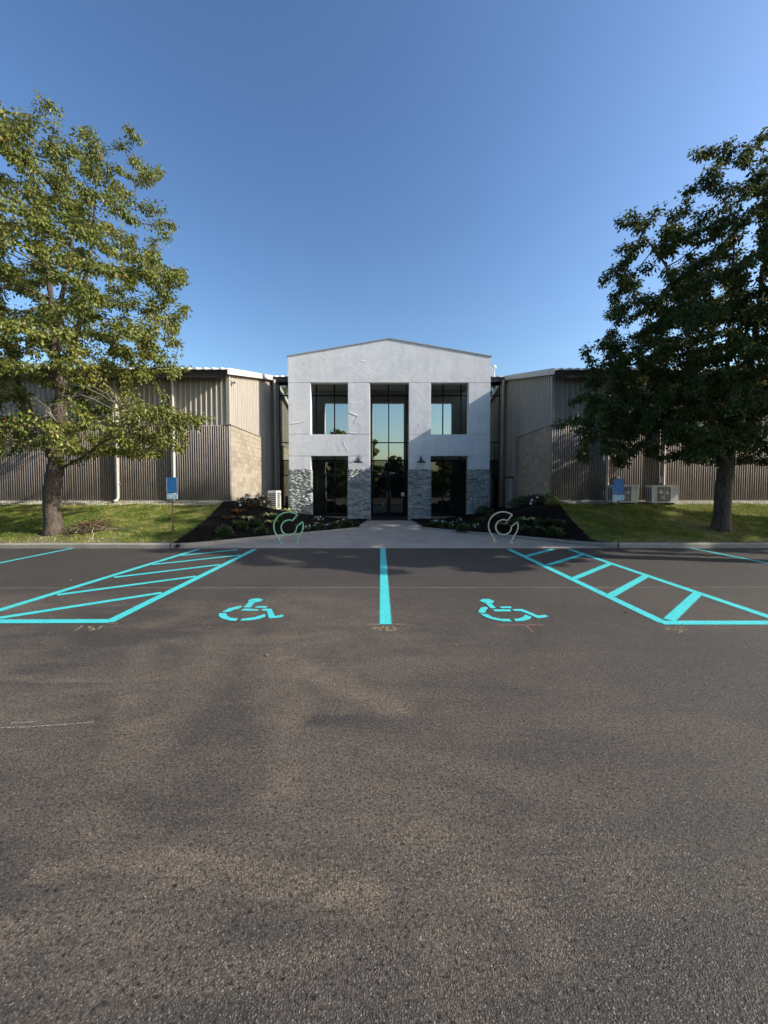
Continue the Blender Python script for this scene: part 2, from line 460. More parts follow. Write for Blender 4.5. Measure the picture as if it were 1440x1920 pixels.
def bark_mat():
    t = NT('bark'); p = t.gco()
    b = t.noise(t.mapping(p, (9, 9, 3.2)), 1.9, 8, 0.75, 1.6)
    c = t.mix(t.rng(b, 0.38, 0.62), (0.014, 0.010, 0.008), (0.135, 0.105, 0.078))
    c = t.mix(t.math('MULTIPLY', t.rng(t.noise(p, 2.0, 4, 0.7), 0.55, 0.75), 0.5), c, (0.11, 0.10, 0.075))
    return t.done(c, 0.92, t.bump(b, 1.0, 0.05))
M['bark'] = bark_mat()
M['twig'] = simple('pale_dead_twig', (0.30, 0.26, 0.21), 0.9)
def leaf_mat(name, stops, trans=0.35, gloss=0.45, spec=0.5):
    t = NT(name); a = t.attr('rnd')
    c = t.ramp(a, stops)
    t.done(c, gloss, None, 0, spec)
    tl = t.node('ShaderNodeBsdfTranslucent'); t.put(tl.inputs[0], t.mix(0.5, c, (0.22, 0.24, 0.03), 'MIX'))
    mx = t.node('ShaderNodeMixShader'); mx.inputs[0].default_value = trans
    t.l.new(t.bsdf.outputs[0], mx.inputs[1]); t.l.new(tl.outputs[0], mx.inputs[2]); t.l.new(mx.outputs[0], t.out.inputs['Surface'])
    return t.m
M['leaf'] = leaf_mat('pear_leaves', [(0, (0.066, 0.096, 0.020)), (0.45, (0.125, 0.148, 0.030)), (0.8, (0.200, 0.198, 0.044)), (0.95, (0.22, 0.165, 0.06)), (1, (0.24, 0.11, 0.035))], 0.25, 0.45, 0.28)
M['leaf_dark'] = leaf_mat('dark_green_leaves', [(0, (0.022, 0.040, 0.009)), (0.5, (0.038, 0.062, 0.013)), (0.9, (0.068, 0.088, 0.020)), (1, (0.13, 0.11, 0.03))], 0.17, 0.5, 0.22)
M['dead_leaf'] = leaf_mat('dead_leaves', [(0, (0.035, 0.018, 0.013)), (0.5, (0.10, 0.055, 0.034)), (1, (0.24, 0.15, 0.09))], 0.15, 0.8)
M['hosta'] = leaf_mat('yellow_green_leaves', [(0, (0.28, 0.36, 0.07)), (0.6, (0.48, 0.52, 0.16)), (1, (0.66, 0.64, 0.34))], 0.3)
M['rust'] = leaf_mat('rust_leaves', [(0, (0.10, 0.028, 0.010)), (0.6, (0.22, 0.07, 0.018)), (1, (0.35, 0.15, 0.04))], 0.3)
M['burgundy'] = leaf_mat('burgundy_leaves', [(0, (0.020, 0.014, 0.013)), (0.6, (0.05, 0.032, 0.026)), (0.9, (0.10, 0.07, 0.05)), (1, (0.2, 0.13, 0.1))], 0.15, 0.5)
M['lowgreen'] = leaf_mat('low_plant_leaves', [(0, (0.015, 0.035, 0.012)), (0.7, (0.04, 0.07, 0.02)), (1, (0.09, 0.13, 0.04))], 0.2)
M['petal'] = leaf_mat('white_petals', [(0, (0.62, 0.60, 0.62)), (1, (0.80, 0.79, 0.78))], 0.25, 0.7)
M['grass'] = leaf_mat('grass_blades', [(0, (0.065, 0.110, 0.014)), (0.35, (0.14, 0.185, 0.028)), (0.6, (0.25, 0.25, 0.055)), (1, (0.46, 0.39, 0.18))], 0.3, 0.6, 0.25)
def soil_mat():
    t = NT('lawn_soil'); p = t.gco()
    c = t.mix(t.rng(t.noise(p, 1.0, 5, 0.65), 0.35, 0.65), (0.050, 0.080, 0.020), (0.115, 0.115, 0.045))
    c = t.mix(t.rng(t.noise(p, 14, 4, 0.7), 0.4, 0.7, 0, 0.5), c, (0.10, 0.075, 0.045))
    return t.done(c, 0.95, t.bump(t.noise(p, 40, 4), 0.8, 0.02))
M['soil'] = soil_mat()
def mulch_mat():
    t = NT('dark_mulch'); p = t.gco(); f = t.noise(p, 28, 6, 0.75)
    c = t.mix(t.rng(f, 0.35, 0.7), (0.004, 0.0035, 0.003), (0.015, 0.012, 0.010))
    return t.done(c, 0.95, t.bump(f, 1.0, 0.03), 0, 0.1)
M['mulch'] = mulch_mat()
M['chip'] = leaf_mat('mulch_chips', [(0, (0.005, 0.004, 0.0035)), (0.8, (0.016, 0.012, 0.010)), (1, (0.05, 0.04, 0.03))], 0.0, 0.9, 0.1)

# ------------------------------------------------------------------ the setting: ground, lot, pavement, kerb, lawns, beds
def sstep(e0, e1, x):
    t = np.clip((x - e0) / (e1 - e0), 0, 1); return t * t * (3 - 2 * t)
def hgt(x, y):
    """height of the lawns and beds either side of the entrance walk"""
    a = np.abs(np.asarray(x, float) - AX); y = np.asarray(y, float)
    r = np.where(y < 14.9, 0.195 * np.clip(y - 10.2, 0, 9), np.maximum(0.36, 0.9165 - 0.17 * (y - 14.9)))
    w = sstep(2.2, 6.3, a)
    bump_ = 0.02 * np.sin(x * 1.7 + 1) * np.sin(y * 2.1) * np.clip(y - 10.3, 0, 1)
    dist = ((a - 1.28) * 4.02 + (y - 14.68) * 3.72) / 5.477          # from the slanting kerb
    k = sstep(-0.05, 1.5, dist); k = np.where(a > 5.3, np.maximum(k, sstep(5.3, 6.2, a)), k)
    return 0.055 + 0.07 * sstep(1.5, 5.0, a) + w * r * k + bump_ * k
def H(x, y): return float(hgt(x, y))

def sheet(name, x0, x1, y0, y1, z, mat, nx=1, ny=1):
    xs = np.linspace(x0, x1, nx + 1); ys = np.linspace(y0, y1, ny + 1)
    V = [(x, y, z) for y in ys for x in xs]
    F = [(j*(nx+1)+i, j*(nx+1)+i+1, (j+1)*(nx+1)+i+1, (j+1)*(nx+1)+i) for j in range(ny) for i in range(nx)]
    return tag(np_mesh(name, V, F, mat), kind='structure')
sheet('ground', -400, 400, -400, 400, -0.05, M['soil'])
sheet('parking_lot', -34, 34, -12, 10.02, 0.0, M['asphalt'], 4, 4)

def inside(poly, x, y):
    c = np.zeros(x.shape, bool); n = len(poly)
    for i in range(n):
        x1, y1 = poly[i]; x2, y2 = poly[(i + 1) % n]
        if y1 == y2: continue
        k = ((y1 > y) != (y2 > y)) & (x < (x2 - x1) * (y - y1) / (y2 - y1) + x1)
        c ^= k
    return c
def grid_region(name, poly, x0, x1, y0, y1, cell, lift, rough, mat, seed):
    rs = np.random.RandomState(seed)
    nx = int((x1 - x0) / cell); ny = int((y1 - y0) / cell)
    xs = np.linspace(x0, x1, nx + 1); ys = np.linspace(y0, y1, ny + 1)
    XX, YY = np.meshgrid(xs, ys)
    Z = hgt(XX, YY) + lift + rs.uniform(-rough, rough, XX.shape)
    V = np.stack([XX, YY, Z], -1).reshape(-1, 3)
    cx = (xs[:-1] + xs[1:]) / 2; cy = (ys[:-1] + ys[1:]) / 2
    CX, CY = np.meshgrid(cx, cy)
    ok = inside(poly, CX, CY).ravel()
    jj, ii = np.divmod(np.arange(nx * ny), nx); b = jj * (nx + 1) + ii
    F = np.stack([b, b + 1, b + nx + 2, b + nx + 1], 1)[ok]
    return tag(np_mesh(name, V, F, mat, smooth=True), kind='structure')
def mir(s, pts): return [(AX + s * a, y) for a, y in pts]
BEDL = {-1: [(5.6, 10.15), (5.88, 10.1), (6.0, 12.2), (6.45, 14.95)], 1: [(5.3, 10.36), (5.45, 10.25), (5.75, 12.2), (6.45, 14.95)]}
BEDP = {}
for s in (-1, 1):
    BEDP[s] = mir(s, [(1.28, 14.70), (5.0, 10.66), (5.3, 10.36)] + BEDL[s] + [(6.40, 20.75), (4.9, 20.75), (4.9, 18.38), (0.98, 18.38), (1.16, 17.0)])
    x0, x1 = sorted((AX + s * 0.9, AX + s * 6.5))
    grid_region('planting_bed', BEDP[s], x0, x1, 10.1, 20.8, 0.07, 0.02, 0.018, M['mulch'], 3 + s)
    lawn = mir(s, [(5.72, 10.2), (34, 10.2), (34, 15.05), (5.3, 15.05), (5.3, 10.6)])
    x0, x1 = sorted((AX + s * 4.9, AX + s * 34))
    grid_region('lawn', lawn, x0, x1, 10.19, 15.05, 0.16, 0.0, 0.006, M['soil'], 8 + s)
# earth under the building and beyond the ends
sheet('earth', -34, 34, 20.75, 70, -0.02, M['soil'])

# entrance walk: separate concrete slabs with open joints
pav = tag(empty('pavement', (AX, 10.02, 0)), kind='structure')
def slab(pts, z0=-0.04, z1=0.012):
    b = MB(); ins = 0.006
    cx = sum(p[0] for p in pts) / len(pts); cy = sum(p[1] for p in pts) / len(pts)
    q = []
    for p in pts:
        d = Vector((p[0] - cx, p[1] - cy)); L = d.length
        q.append((p[0] - d.x / L * ins, p[1] - d.y / L * ins))
    b.prism(q, z0, z1); return b.build('slab', M['walk'], pav)
slab([(AX - 1.5, 10.02), (AX + 1.5, 10.02), (AX + 1.5, 14.5), (AX - 1.5, 14.5)])
slab([(AX - 1.5, 14.5), (AX + 1.5, 14.5), (AX + 1.5, 18.3), (AX - 1.5, 18.3)])
slab([(AX - 5.6, 10.02), (AX - 1.5, 10.02), (AX - 1.5, 14.5)])
slab([(AX + 1.5, 10.02), (AX + 5.6, 10.02), (AX + 1.5, 14.5)])
slab([(AX - 4.8, 18.3), (AX + 4.8, 18.3), (AX + 4.8, 20.8), (AX - 4.8, 20.8)])
tag(MB().box(AX - 0.98, AX + 0.98, 18.15, 20.7, 0.012, 0.022).build('floor_shade_sheet', M['mat']), 'long black sheet standing in for the shaded floor between the stone piers', 'mat')  # added black sheet: the portal floor's shade as a dark surface

# kerb: cast sections with joints
kerb = tag(empty('kerb', (AX, 10.1, 0)), kind='structure')
def kerb_run(path, w=0.15, z0=-0.04, h0=0.125, h1=0.125, L=2.4, seed=0):
    rnd = random.Random(seed)
    pts = [Vector((p[0], p[1], 0)) for p in path]
    dense = [pts[0]]
    for a, b in zip(pts, pts[1:]):
        n = max(1, int((b - a).length / 0.6))
        dense += [a.lerp(b, (k + 1) / n) for k in range(n)]
    tot = sum((b - a).length for a, b in zip(dense, dense[1:])); acc = 0; i = 0
    while i < len(dense) - 1:
        sec = [dense[i]]; ln = 0
        while i < len(dense) - 1 and ln < L:
            ln += (dense[i+1] - dense[i]).length; i += 1; sec.append(dense[i])
        b = MB(); n = len(sec); rows = []; dz = rnd.uniform(-.004, .004); acc0 = acc
        for k, p in enumerate(sec):
            d = (sec[min(k+1, n-1)] - sec[max(k-1, 0)]).normalized(); nn = Vector((-d.y, d.x, 0))
            if k: acc += (sec[k] - sec[k-1]).length
            h = h0 + (h1 - h0) * acc / tot + dz
            e = 0.006 if k == 0 else (-0.006 if k == n-1 else 0)
            pp = p + d * e
            rows.append([pp - nn*w/2 + Vector((0,0,z0)), pp - nn*w/2 + Vector((0,0,h-.03)), pp - nn*(w/2-.025) + Vector((0,0,h)), pp + nn*(w/2-.012) + Vector((0,0,h)), pp + nn*w/2 + Vector((0,0,h-.012)), pp + nn*w/2 + Vector((0,0,z0))])
        i0 = 0; m = 6
        for r_ in rows: b.v += [tuple(q) for q in r_]
        for k in range(n - 1):
            for q in range(m):
                q2 = (q + 1) % m
                b.f.append((k*m+q, k*m+q2, (k+1)*m+q2, (k+1)*m+q))
        b.f.append(tuple(range(m))); b.f.append(tuple(reversed(range((n-1)*m, n*m))))
        b.build('kerb_section', M['kerb'], kerb)
kerb_run([(AX - 5.9 - k, 10.1) for k in (28, 14, 0)], seed=1)
kerb_run([(AX + 5.9 + k, 10.1) for k in (0, 14, 28)], seed=2)
kerb_run([(AX - 5.88, 10.1), (AX - 5.6, 10.17), (AX - 5.3, 10.36), (AX - 5.0, 10.66), (AX - 1.28, 14.68)], h0=.125, h1=.06, L=2.0, seed=3)
kerb_run([(AX + 1.28, 14.68), (AX + 5.0, 10.66), (AX + 5.3, 10.36), (AX + 5.6, 10.17), (AX + 5.88, 10.1)], h0=.06, h1=.125, L=2.0, seed=4)

# ------------------------------------------------------------------ the building
bld = tag(empty('office_building', (AX, 18.4, 0)), 'white stucco gabled entrance flanked by beige metal and fluted block wings', 'building')
YF, YB, YG, YW, YI = 18.4, 18.75, 20.8, 14.9, 18.85
# --- portal
portal = empty('portal_wall', (0, 0, 0), bld)
tag(portal, 'white stucco gabled portal with five openings')
g = 0.010
def panel(x0, x1, z0, z1):
    MB().box(AX+x0+g, AX+x1-g, YF, YF+.05, z0+g, z1-g, 0.004).build('stucco_panel', M['stucco'], portal)
HWD = 4.81
ZH, ZS, ZL, ZST = 6.55, 4.11, 3.075, 2.438
EAVE, APEX = 7.77, 8.59
b = MB()                                       # gable panel
pts = [(AX-HWD, ZH+g), (AX+HWD, ZH+g), (AX+HWD, EAVE), (AX, APEX), (AX-HWD, EAVE)]
n = len(pts); b.v += [(x, YF, z) for x, z in pts] + [(x, YF+.05, z) for x, z in pts]
b.f.append(tuple(range(n))); b.f.append(tuple(reversed(range(n, 2*n))))
for k in range(n): b.f.append((k, (k+1) % n, n+(k+1) % n, n+k)[::-1])
b.build('stucco_panel', M['stucco'], portal)
PIERS = [(-HWD, -3.745), (-1.98, -0.925), (0.925, 1.98), (3.765, HWD)]
for x0, x1 in PIERS:
    panel(x0, x1, ZS, ZH); panel(x0, x1, ZST, ZL)
panel(-HWD, -0.93, ZL, ZS); panel(0.93, HWD, ZL, ZS)
b = MB()                                       # core behind the panels
for x0, x1 in PIERS: b.box(AX+x0+.004, AX+x1-.004, YF+.035, YB, 0, ZH)
b.build('core', M['stucco'], portal)
MB().box(AX-HWD+.004, AX-.934, YF+.036, YB-.002, ZL+.002, ZS-.002).build('core', M['stucco'], portal)
MB().box(AX+.934, AX+HWD-.004, YF+.036, YB-.002, ZL+.002, ZS-.002).build('core', M['stucco'], portal)
b = MB(); pts2 = [(AX-HWD+.004, ZH), (AX+HWD-.004, ZH), (AX+HWD-.004, EAVE-.004), (AX, APEX-.005), (AX-HWD+.004, EAVE-.004)]
n = 5; b.v += [(x, YF+.037, z) for x, z in pts2] + [(x, YB, z) for x, z in pts2]
b.f.append(tuple(range(n))); b.f.append(tuple(reversed(range(n, 2*n))))
for k in range(n): b.f.append((k, (k+1) % n, n+(k+1) % n, n+k)[::-1])
b.build('core', M['stucco'], portal)
# creases in the render coat
def crease(pts, w=.018, d=.012):
    b = MB()
    for (u0, v0), (u1, v1) in zip(pts, pts[1:]):
        a = AT(u0, v0, YF); c = AT(u1, v1, YF); dd = (c - a).normalized(); nn = Vector((-dd.z, 0, dd.x))
        if nn.z < 0: nn = -nn
        i = len(b.v)
        b.v += [(a.x, YF-.001, a.z), (c.x, YF-.001, c.z), (c.x+nn.x*w*2.5, YF-.001, c.z+nn.z*w*2.5), (a.x+nn.x*w*2.5, YF-.001, a.z+nn.z*w*2.5), (a.x+nn.x*w*.2, YF-d, a.z+nn.z*w*.2), (c.x+nn.x*w*.2, YF-d, c.z+nn.z*w*.2)]
        b.f += [(i, i+1, i+5, i+4), (i+4, i+5, i+2, i+3), (i, i+4, i+3), (i+1, i+2, i+5)]
    b.build('crease', M['stucco'], portal)
crease([(547, 795), (560, 793), (571, 789)], .025, .02); crease([(655, 757), (664, 755)]); crease([(655, 774), (663, 777), (671, 780)], .02, .016)
crease([(671, 780), (667, 788), (664, 794)], .015, .016); crease([(655, 811), (662, 813), (670, 812)]); crease([(643, 826), (645, 833), (650, 841), (652, 846)], .011, .008)
crease([(633, 834), (636, 841), (640, 845)], .010, .007); crease([(785, 800), (785.5, 794)], .02, .009); crease([(676, 677), (686, 678)]); crease([(790, 825), (808, 824)])
# --- ledge stone cladding on the four piers, every stone its own block
def stone_pier(x0, x1, seed):
    rs = random.Random(seed); V = []; F = []; A = []
    def blk(ax0, ax1, ay0, ay1, az0, az1):
        i = len(V); j = lambda: rs.uniform(-.004, .004); rv = rs.random() ** 1.0
        for (x, y, z) in [(ax0,ay0,az0),(ax1,ay0,az0),(ax1,ay1,az0),(ax0,ay1,az0),(ax0,ay0,az1),(ax1,ay0,az1),(ax1,ay1,az1),(ax0,ay1,az1)]:
            V.append((x+j(), y+j(), z+j()*.6)); A.append(rv)
        F.extend([(i,i+3,i+2,i+1),(i+4,i+5,i+6,i+7),(i,i+1,i+5,i+4),(i+1,i+2,i+6,i+5),(i+2,i+3,i+7,i+6),(i+3,i,i+4,i+7)])
    z = 0.0
    while z < ZST - .02:
        h = min(rs.choice([.028, .036, .042, .048, .056]), ZST - z)
        x = AX + x0 - .025; xe = AX + x1 + .025
        while x < xe - .03:
            w = min(rs.uniform(.10, .34), xe - x)
            if xe - (x + w) < .07: w = xe - x
            blk(x+.002, x+w-.002, YF - rs.uniform(.012, .036), YF + .02, z+.002, z+h-.002); x += w
        for sx in (AX + x0, AX + x1):                       # return faces
            y = YF + .02
            while y < YB - .02:
                w = min(rs.uniform(.1, .22), YB - y); o = rs.uniform(.008, .03)
                blk(min(sx, sx + (o if sx > AX + x0 else -o)) - .004, max(sx, sx + (o if sx > AX + x0 else -o)) + .004, y+.002, y+w-.002, z+.002, z+h-.002); y += w
        z += h
    o = np_mesh('stone_veneer', V, F, M['stone'], portal, {'rnd': A}); tag(o, kind='stuff')
for k, (x0, x1) in enumerate(PIERS): stone_pier(x0, x1, 11 + k)
# coping along the gable and the roof behind it
b = MB()
for s in (-1, 1):
    i = len(b.v)
    for yy in (YF - .03, YB + .03):
        b.v += [(AX, yy, APEX), (AX + s*(HWD+.04), yy, EAVE-.008), (AX + s*(HWD+.04), yy, EAVE + .035), (AX, yy, APEX + .045)]
    b.f += [(i, i+1, i+2, i+3), (i+4, i+7, i+6, i+5), (i+3, i+2, i+6, i+7), (i, i+4, i+5, i+1), (i+1, i+5, i+6, i+2)]
b.build('coping', M['coping'], portal)
b = MB()
for s in (-1, 1):
    i = len(b.v)
    for yy in (YB + .03, 26):
        b.v += [(AX, yy, APEX-.10), (AX + s*HWD, yy, EAVE-.11), (AX + s*HWD, yy, EAVE - .01), (AX, yy, APEX)]
    b.f += [(i, i+1, i+2, i+3), (i+4, i+7, i+6, i+5), (i+3, i+2, i+6, i+7), (i, i+4, i+5, i+1), (i+1, i+5, i+6, i+2)]
b.build('portal_roof', M['roof'], bld)
MB().box(AX-HWD+.02, AX+HWD-.02, YB, YG-.05, 7.27, 7.37).build('soffit', M['stucco'], bld)

# --- curtain wall
cw = empty('curtain_wall', (0, 0, 0), bld); tag(cw, 'tall tinted mirror glazing in black frames behind the portal')
XL, XR = -5.86, 5.95
cols = [XL] + [k * .97 for k in range(-5, 6)] + [XR]
if cols[1] - cols[0] < .3: cols.pop(1)
rows = [0.10, 2.22, 3.034, 3.98, 6.49, 7.20]
door_cols = (cols.index(-.97), cols.index(0.0))
for i in range(len(cols) - 1):
    for j in range(len(rows) - 1):
        if i in (cols.index(-.97), cols.index(0.0)) and j == 0: continue
        x0, x1, z0, z1 = AX+cols[i], AX+cols[i+1], rows[j], rows[j+1]
        b = MB().box(x0+.02, x1-.02, YG, YG+.012, z0+.02, z1-.02); ta, tb = random.Random(i*7+j).uniform(-.0022, .0022), random.Random(i*11+j*3).uniform(-.0022, .0022)
        b.v = [(vx, vy + ta*(vx-(x0+x1)/2) + tb*(vz-(z0+z1)/2), vz) for vx, vy, vz in b.v]; b.build('pane', M['glass' if j > 1 else 'glass_low'], cw)
for c in cols: MB().box(AX+c-.028, AX+c+.028, YG-.05, YG+.06, 0.02, 7.24).build('mullion', M['mullion'], cw)
for z in rows:
    for i in range(len(cols) - 1):
        if z == 0.10 and i in door_cols: continue
        MB().box(AX+cols[i]+.028, AX+cols[i+1]-.028, YG-.045, YG+.055, z-.026, z+.026).build('transom', M['mullion'], cw)
MB().box(AX+XL-.3, AX+XR+.3, YG+.065, YG+.12, 0, 7.4).build('backing', M['interior'], cw)
for s, i in ((-1, door_cols[0]), (1, door_cols[1])):       # two door leaves
    x0, x1 = AX+cols[i]+.034, AX+cols[i+1]-.034
    dr = empty('door', (0, 0, 0), bld); tag(dr, 'black framed glass entrance door leaf')
    b = MB(); b.box(x0, x0+.07, YG-.03, YG+.03, .025, 2.205).box(x1-.07, x1, YG-.03, YG+.03, .025, 2.205)
    b.box(x0+.07, x1-.07, YG-.029, YG+.029, .025, .20).box(x0+.07, x1-.07, YG-.029, YG+.029, 2.11, 2.205); b.build('door_frame', M['mullion'], dr)
    MB().box(x0+.07, x1-.07, YG-.006, YG+.006, .20, 2.11).build('pane', M['glass_door'], dr)
    xh = AX + s * .085
    b = MB(); b.tube([(xh, YG-.085, .86), (xh, YG-.085, 1.34)], .014, 8); b.tube([(xh, YG-.085, .92), (xh, YG-.02, .92)], .009, 6); b.tube([(xh, YG-.085, 1.28), (xh, YG-.02, 1.28)], .009, 6)
    b.build('handle', M['steel'], dr, True)
    if s > 0: MB().box(x1-.26, x1-.09, YG-.012, YG-.0075, 1.09, 1.29).build('notice', M['paper'], dr)
# street number over the right leaf (pale numerals)
b = MB(); xx = AX + .06
for gl in ('0', '1', '0', '0'):
    w, h, t_ = .055, .10, .013; z = 2.30
    if gl == '0': b.box(xx, xx+t_, YG-.004, YG-.001, z, z+h).box(xx+w-t_, xx+w, YG-.004, YG-.001, z, z+h).box(xx+t_, xx+w-t_, YG-.0038, YG-.001, z, z+t_).box(xx+t_, xx+w-t_, YG-.0038, YG-.001, z+h-t_, z+h)
    else: b.box(xx+.02, xx+.02+t_, YG-.004, YG-.001, z, z+h*1.3)
    xx += .075
b.build('street_number', M['paper'], cw)

# --- wings
SL = 0.237
def roof_z(y): return 6.00 + (y - 14.6) * SL
XWALL = 6.23                                   # block face, from the axis
XEND = 27.0
def ribbed(name, p0, p1, zb, zt0, zt1, out, mat, parent, pitch=.2, rib=.028):
    """one corrugated sheet between plan points p0, p1; out = outward unit normal"""
    b = MB(); d = Vector((p1[0]-p0[0], p1[1]-p0[1])); L = d.length; d.normalize(); o = Vector(out)
    prof = []; nn = max(1, round(L / pitch)); pt = L / nn
    for k in range(nn):
        s0 = k * pt
        prof += [(s0, 0), (s0 + pt*.55, 0), (s0 + pt*.63, rib), (s0 + pt*.87, rib), (s0 + pt*.95, 0)]
    prof.append((L, 0))
    for (s_, h) in prof:
        x = p0[0] + d.x*s_ + o.x*h; y = p0[1] + d.y*s_ + o.y*h; f = s_ / L
        b.v += [(x, y, zb), (x, y, zt0 + (zt1 - zt0) * f)]
    for k in range(len(prof) - 1): b.f.append((2*k, 2*k+2, 2*k+3, 2*k+1))
    return b.build(name, mat, parent)
for s in (-1, 1):
    side = empty('wing_wall', (0, 0, 0), bld)
    tag(side, 'sunlit beige metal wing wall' if s < 0 else 'shaded beige metal wing wall')
    X = lambda a: AX + s * a
    # fluted block front, lower part
    rs = np.random.RandomState(21 + s); V = []; F = []
    def bxs(x0, x1, y0, y1, z0, z1):
        if x0 > x1: x0, x1 = x1, x0
        i = len(V); V.extend([(x0,y0,z0),(x1,y0,z0),(x1,y1,z0),(x0,y1,z0),(x0,y0,z1),(x1,y0,z1),(x1,y1,z1),(x0,y1,z1)])
        F.extend([(i,i+3,i+2,i+1),(i+4,i+5,i+6,i+7),(i,i+1,i+5,i+4),(i+1,i+2,i+6,i+5),(i+2,i+3,i+7,i+6),(i+3,i,i+4,i+7)])
    a = XWALL - .005; course = [1.02 + k * .199 for k in range(15)] + [4.0]
    k = 0
    while a < XEND - .1:
        far = a > 17
        for z0, z1 in [(1.10, 3.985)]:
            j = rs.uniform(-.004, .004); w = .041 + rs.uniform(-.004, .004)
            bxs(X(a), X(a + w), YW + j, YW + .10, z0 + .002, z1 - .002)
        a += .087
    np_o = np_mesh('fluted_ribs', V, F, M['flute'], side); tag(np_o, kind='stuff')
    x0, x1 = sorted((X(XWALL-.004), X(XEND))); MB().box(x0, x1, YW+.085, YW+.26, .4, 3.98).build('block_backing', M['flute'], side)
    MB().box(x0, x1, YW-.02, YW+.3, .3, 1.095).build('footing', M['footing'], side)
    # concrete block return, laid in courses
    x0, x1 = sorted((X(XWALL-.03), X(XWALL+.2)))
    MB().box(min(X(XWALL-.016), X(XWALL+.2)), max(X(XWALL-.016), X(XWALL+.2)), YW+.27, YI-.004, 0, 3.996).build('mortar_bed', M['mortar'], side)
    me = {}
    z = 0.20; row = 0
    while z < 3.99:
        y = YW + .075; first = True
        while y < YI - .01:
            L = .2 if (first and row % 2) else .4
            L = min(L, YI - y); first = False
            key = (round(L, 3))
            if key not in me:
                bb = MB(); bb.box(-.115, .115, 0.004, L-.004, .004, .196, 0.004)
                m_ = bpy.data.meshes.new('block'); m_.from_pydata(bb.v, [], bb.f); m_.materials.append(M['block']); m_.update(); me[key] = m_
            o = link('block', me[key], side)
            o.location = Vector((X(XWALL - .025 + .115 + random.uniform(-.002, .002)), y, z)) - wpos(side); y += L
        z += .2; row += 1
    # ribbed metal: front (upper), side (upper) and full-height bay beside the glazing
    a = XWALL + .08; YM = YW + .09
    k = 0
    while a < XEND:
        e = min(a + .8, XEND)
        p0, p1 = (X(a), YM), (X(e), YM)
        if s < 0: p0, p1 = p1, p0
        ribbed('wall_panel', p0, p1, 3.99, 6.00, 6.00, (0, -1), M['metal_wall'], side); a = e
    y = YM; XM = X(XWALL + .07)
    ys = [YM, YM+.8, YM+1.6, YM+2.4, YM+3.2, YI, YI+.65, YI+1.3, YG+.05]
    for y0, y1 in zip(ys, ys[1:]):
        zb = 3.99 if y1 <= YI + .01 else 0.2
        ribbed('wall_panel', (XM, y0), (XM, y1), zb, roof_z(y0)-.02, roof_z(y1)-.02, (-s, 0), M['metal_wall'], side, .2, .034)
    xa, xb = sorted((X(XWALL-.06), X(XWALL+.24))); MB().box(xa, xb, YW-.015, YI+.02, 3.997, 4.025).build('ledge', M['trim'], side)
    xa, xb = sorted((X(XWALL), X(XWALL+.13))); MB().box(xa, xb, YM-.05, YM+.07, 4.026, 5.94).build('corner_trim', M['metal_wall'], side)
    xa, xb = sorted((X(XWALL-.02), X(XWALL+.05))); MB().box(xa, xb, YI, YI+.07, .15, 3.996).build('corner_trim', M['trim'], side)
    # return beside the glazing
    xa, xb = sorted((X(5.96 if s > 0 else 5.87), X(XWALL+.06))); MB().box(xa, xb, YG-.14, YG+.06, .1, 7.22).build('corner_panel', M['trim'], side)
    # eave: fascia, soffit, roof with ribs, rake trim
    xa, xb = sorted((X(XWALL-.05), X(XEND))); 
    MB().box(xa, xb, 14.58, 14.66, 5.71, 5.995).build('fascia', M['fascia'], side)
    MB().box(xa, xb, 14.66, YM+.03, 5.90, 5.94).build('soffit', M['fascia'], side)
    b = MB(); i = 0
    xa, xb = sorted((X(XWALL-.10), X(XEND+.1)))
    b.v += [(xa, 14.52, roof_z(14.52)), (xb, 14.52, roof_z(14.52)), (xb, 42, roof_z(42)), (xa, 42, roof_z(42))] + [(xa, 14.52, roof_z(14.52)+.03), (xb, 14.52, roof_z(14.52)+.03), (xb, 42, roof_z(42)+.03), (xa, 42, roof_z(42)+.03)]
    b.f += [(0,3,2,1),(4,5,6,7),(0,1,5,4),(1,2,6,5),(2,3,7,6),(3,0,4,7)]
    a = XWALL + .1
    while a < XEND:
        x0, x1 = sorted((X(a), X(a + .12))); i = len(b.v)
        zz = [roof_z(14.50), roof_z(42)]
        for yy, z_ in ((14.50, zz[0]), (42, zz[1])):
            b.v += [(x0, yy, z_+.02), (x1, yy, z_+.02), (x1-.025, yy, z_+.085), (x0+.025, yy, z_+.085)]
        b.f += [(i, i+1, i+2, i+3), (i+4, i+7, i+6, i+5), (i+3, i+2, i+6, i+7), (i+1, i+5, i+6, i+2), (i, i+3, i+7, i+4)]
        a += .31
    b.build('roof', M['roof'], side)
    b = MB(); x0, x1 = sorted((X(XWALL-.13), X(XWALL-.105)))
    for yy in (14.50, 20.50): b.v += [(x0, yy, roof_z(yy)-.16), (x1, yy, roof_z(yy)-.16), (x1, yy, roof_z(yy)+.075), (x0, yy, roof_z(yy)+.075)]
    b.f += [(0,1,2,3),(4,7,6,5),(3,2,6,7),(1,5,6,2),(0,3,7,4),(0,4,5,1)]
    b.build('rake_trim', M['rake'], side)
    b = MB(); x0, x1 = sorted((X(XWALL-.104), X(XWALL+.06)))
    for yy in (14.67, 20.50): b.v += [(x0, yy, roof_z(yy)-.10), (x1, yy, roof_z(yy)-.10), (x1, yy, roof_z(yy)-.06), (x0, yy, roof_z(yy)-.06)]
    b.f += [(0,1,2,3),(4,7,6,5),(3,2,6,7),(1,5,6,2),(0,3,7,4),(0,4,5,1)]
    b.build('rake_soffit', M['rake'], side)
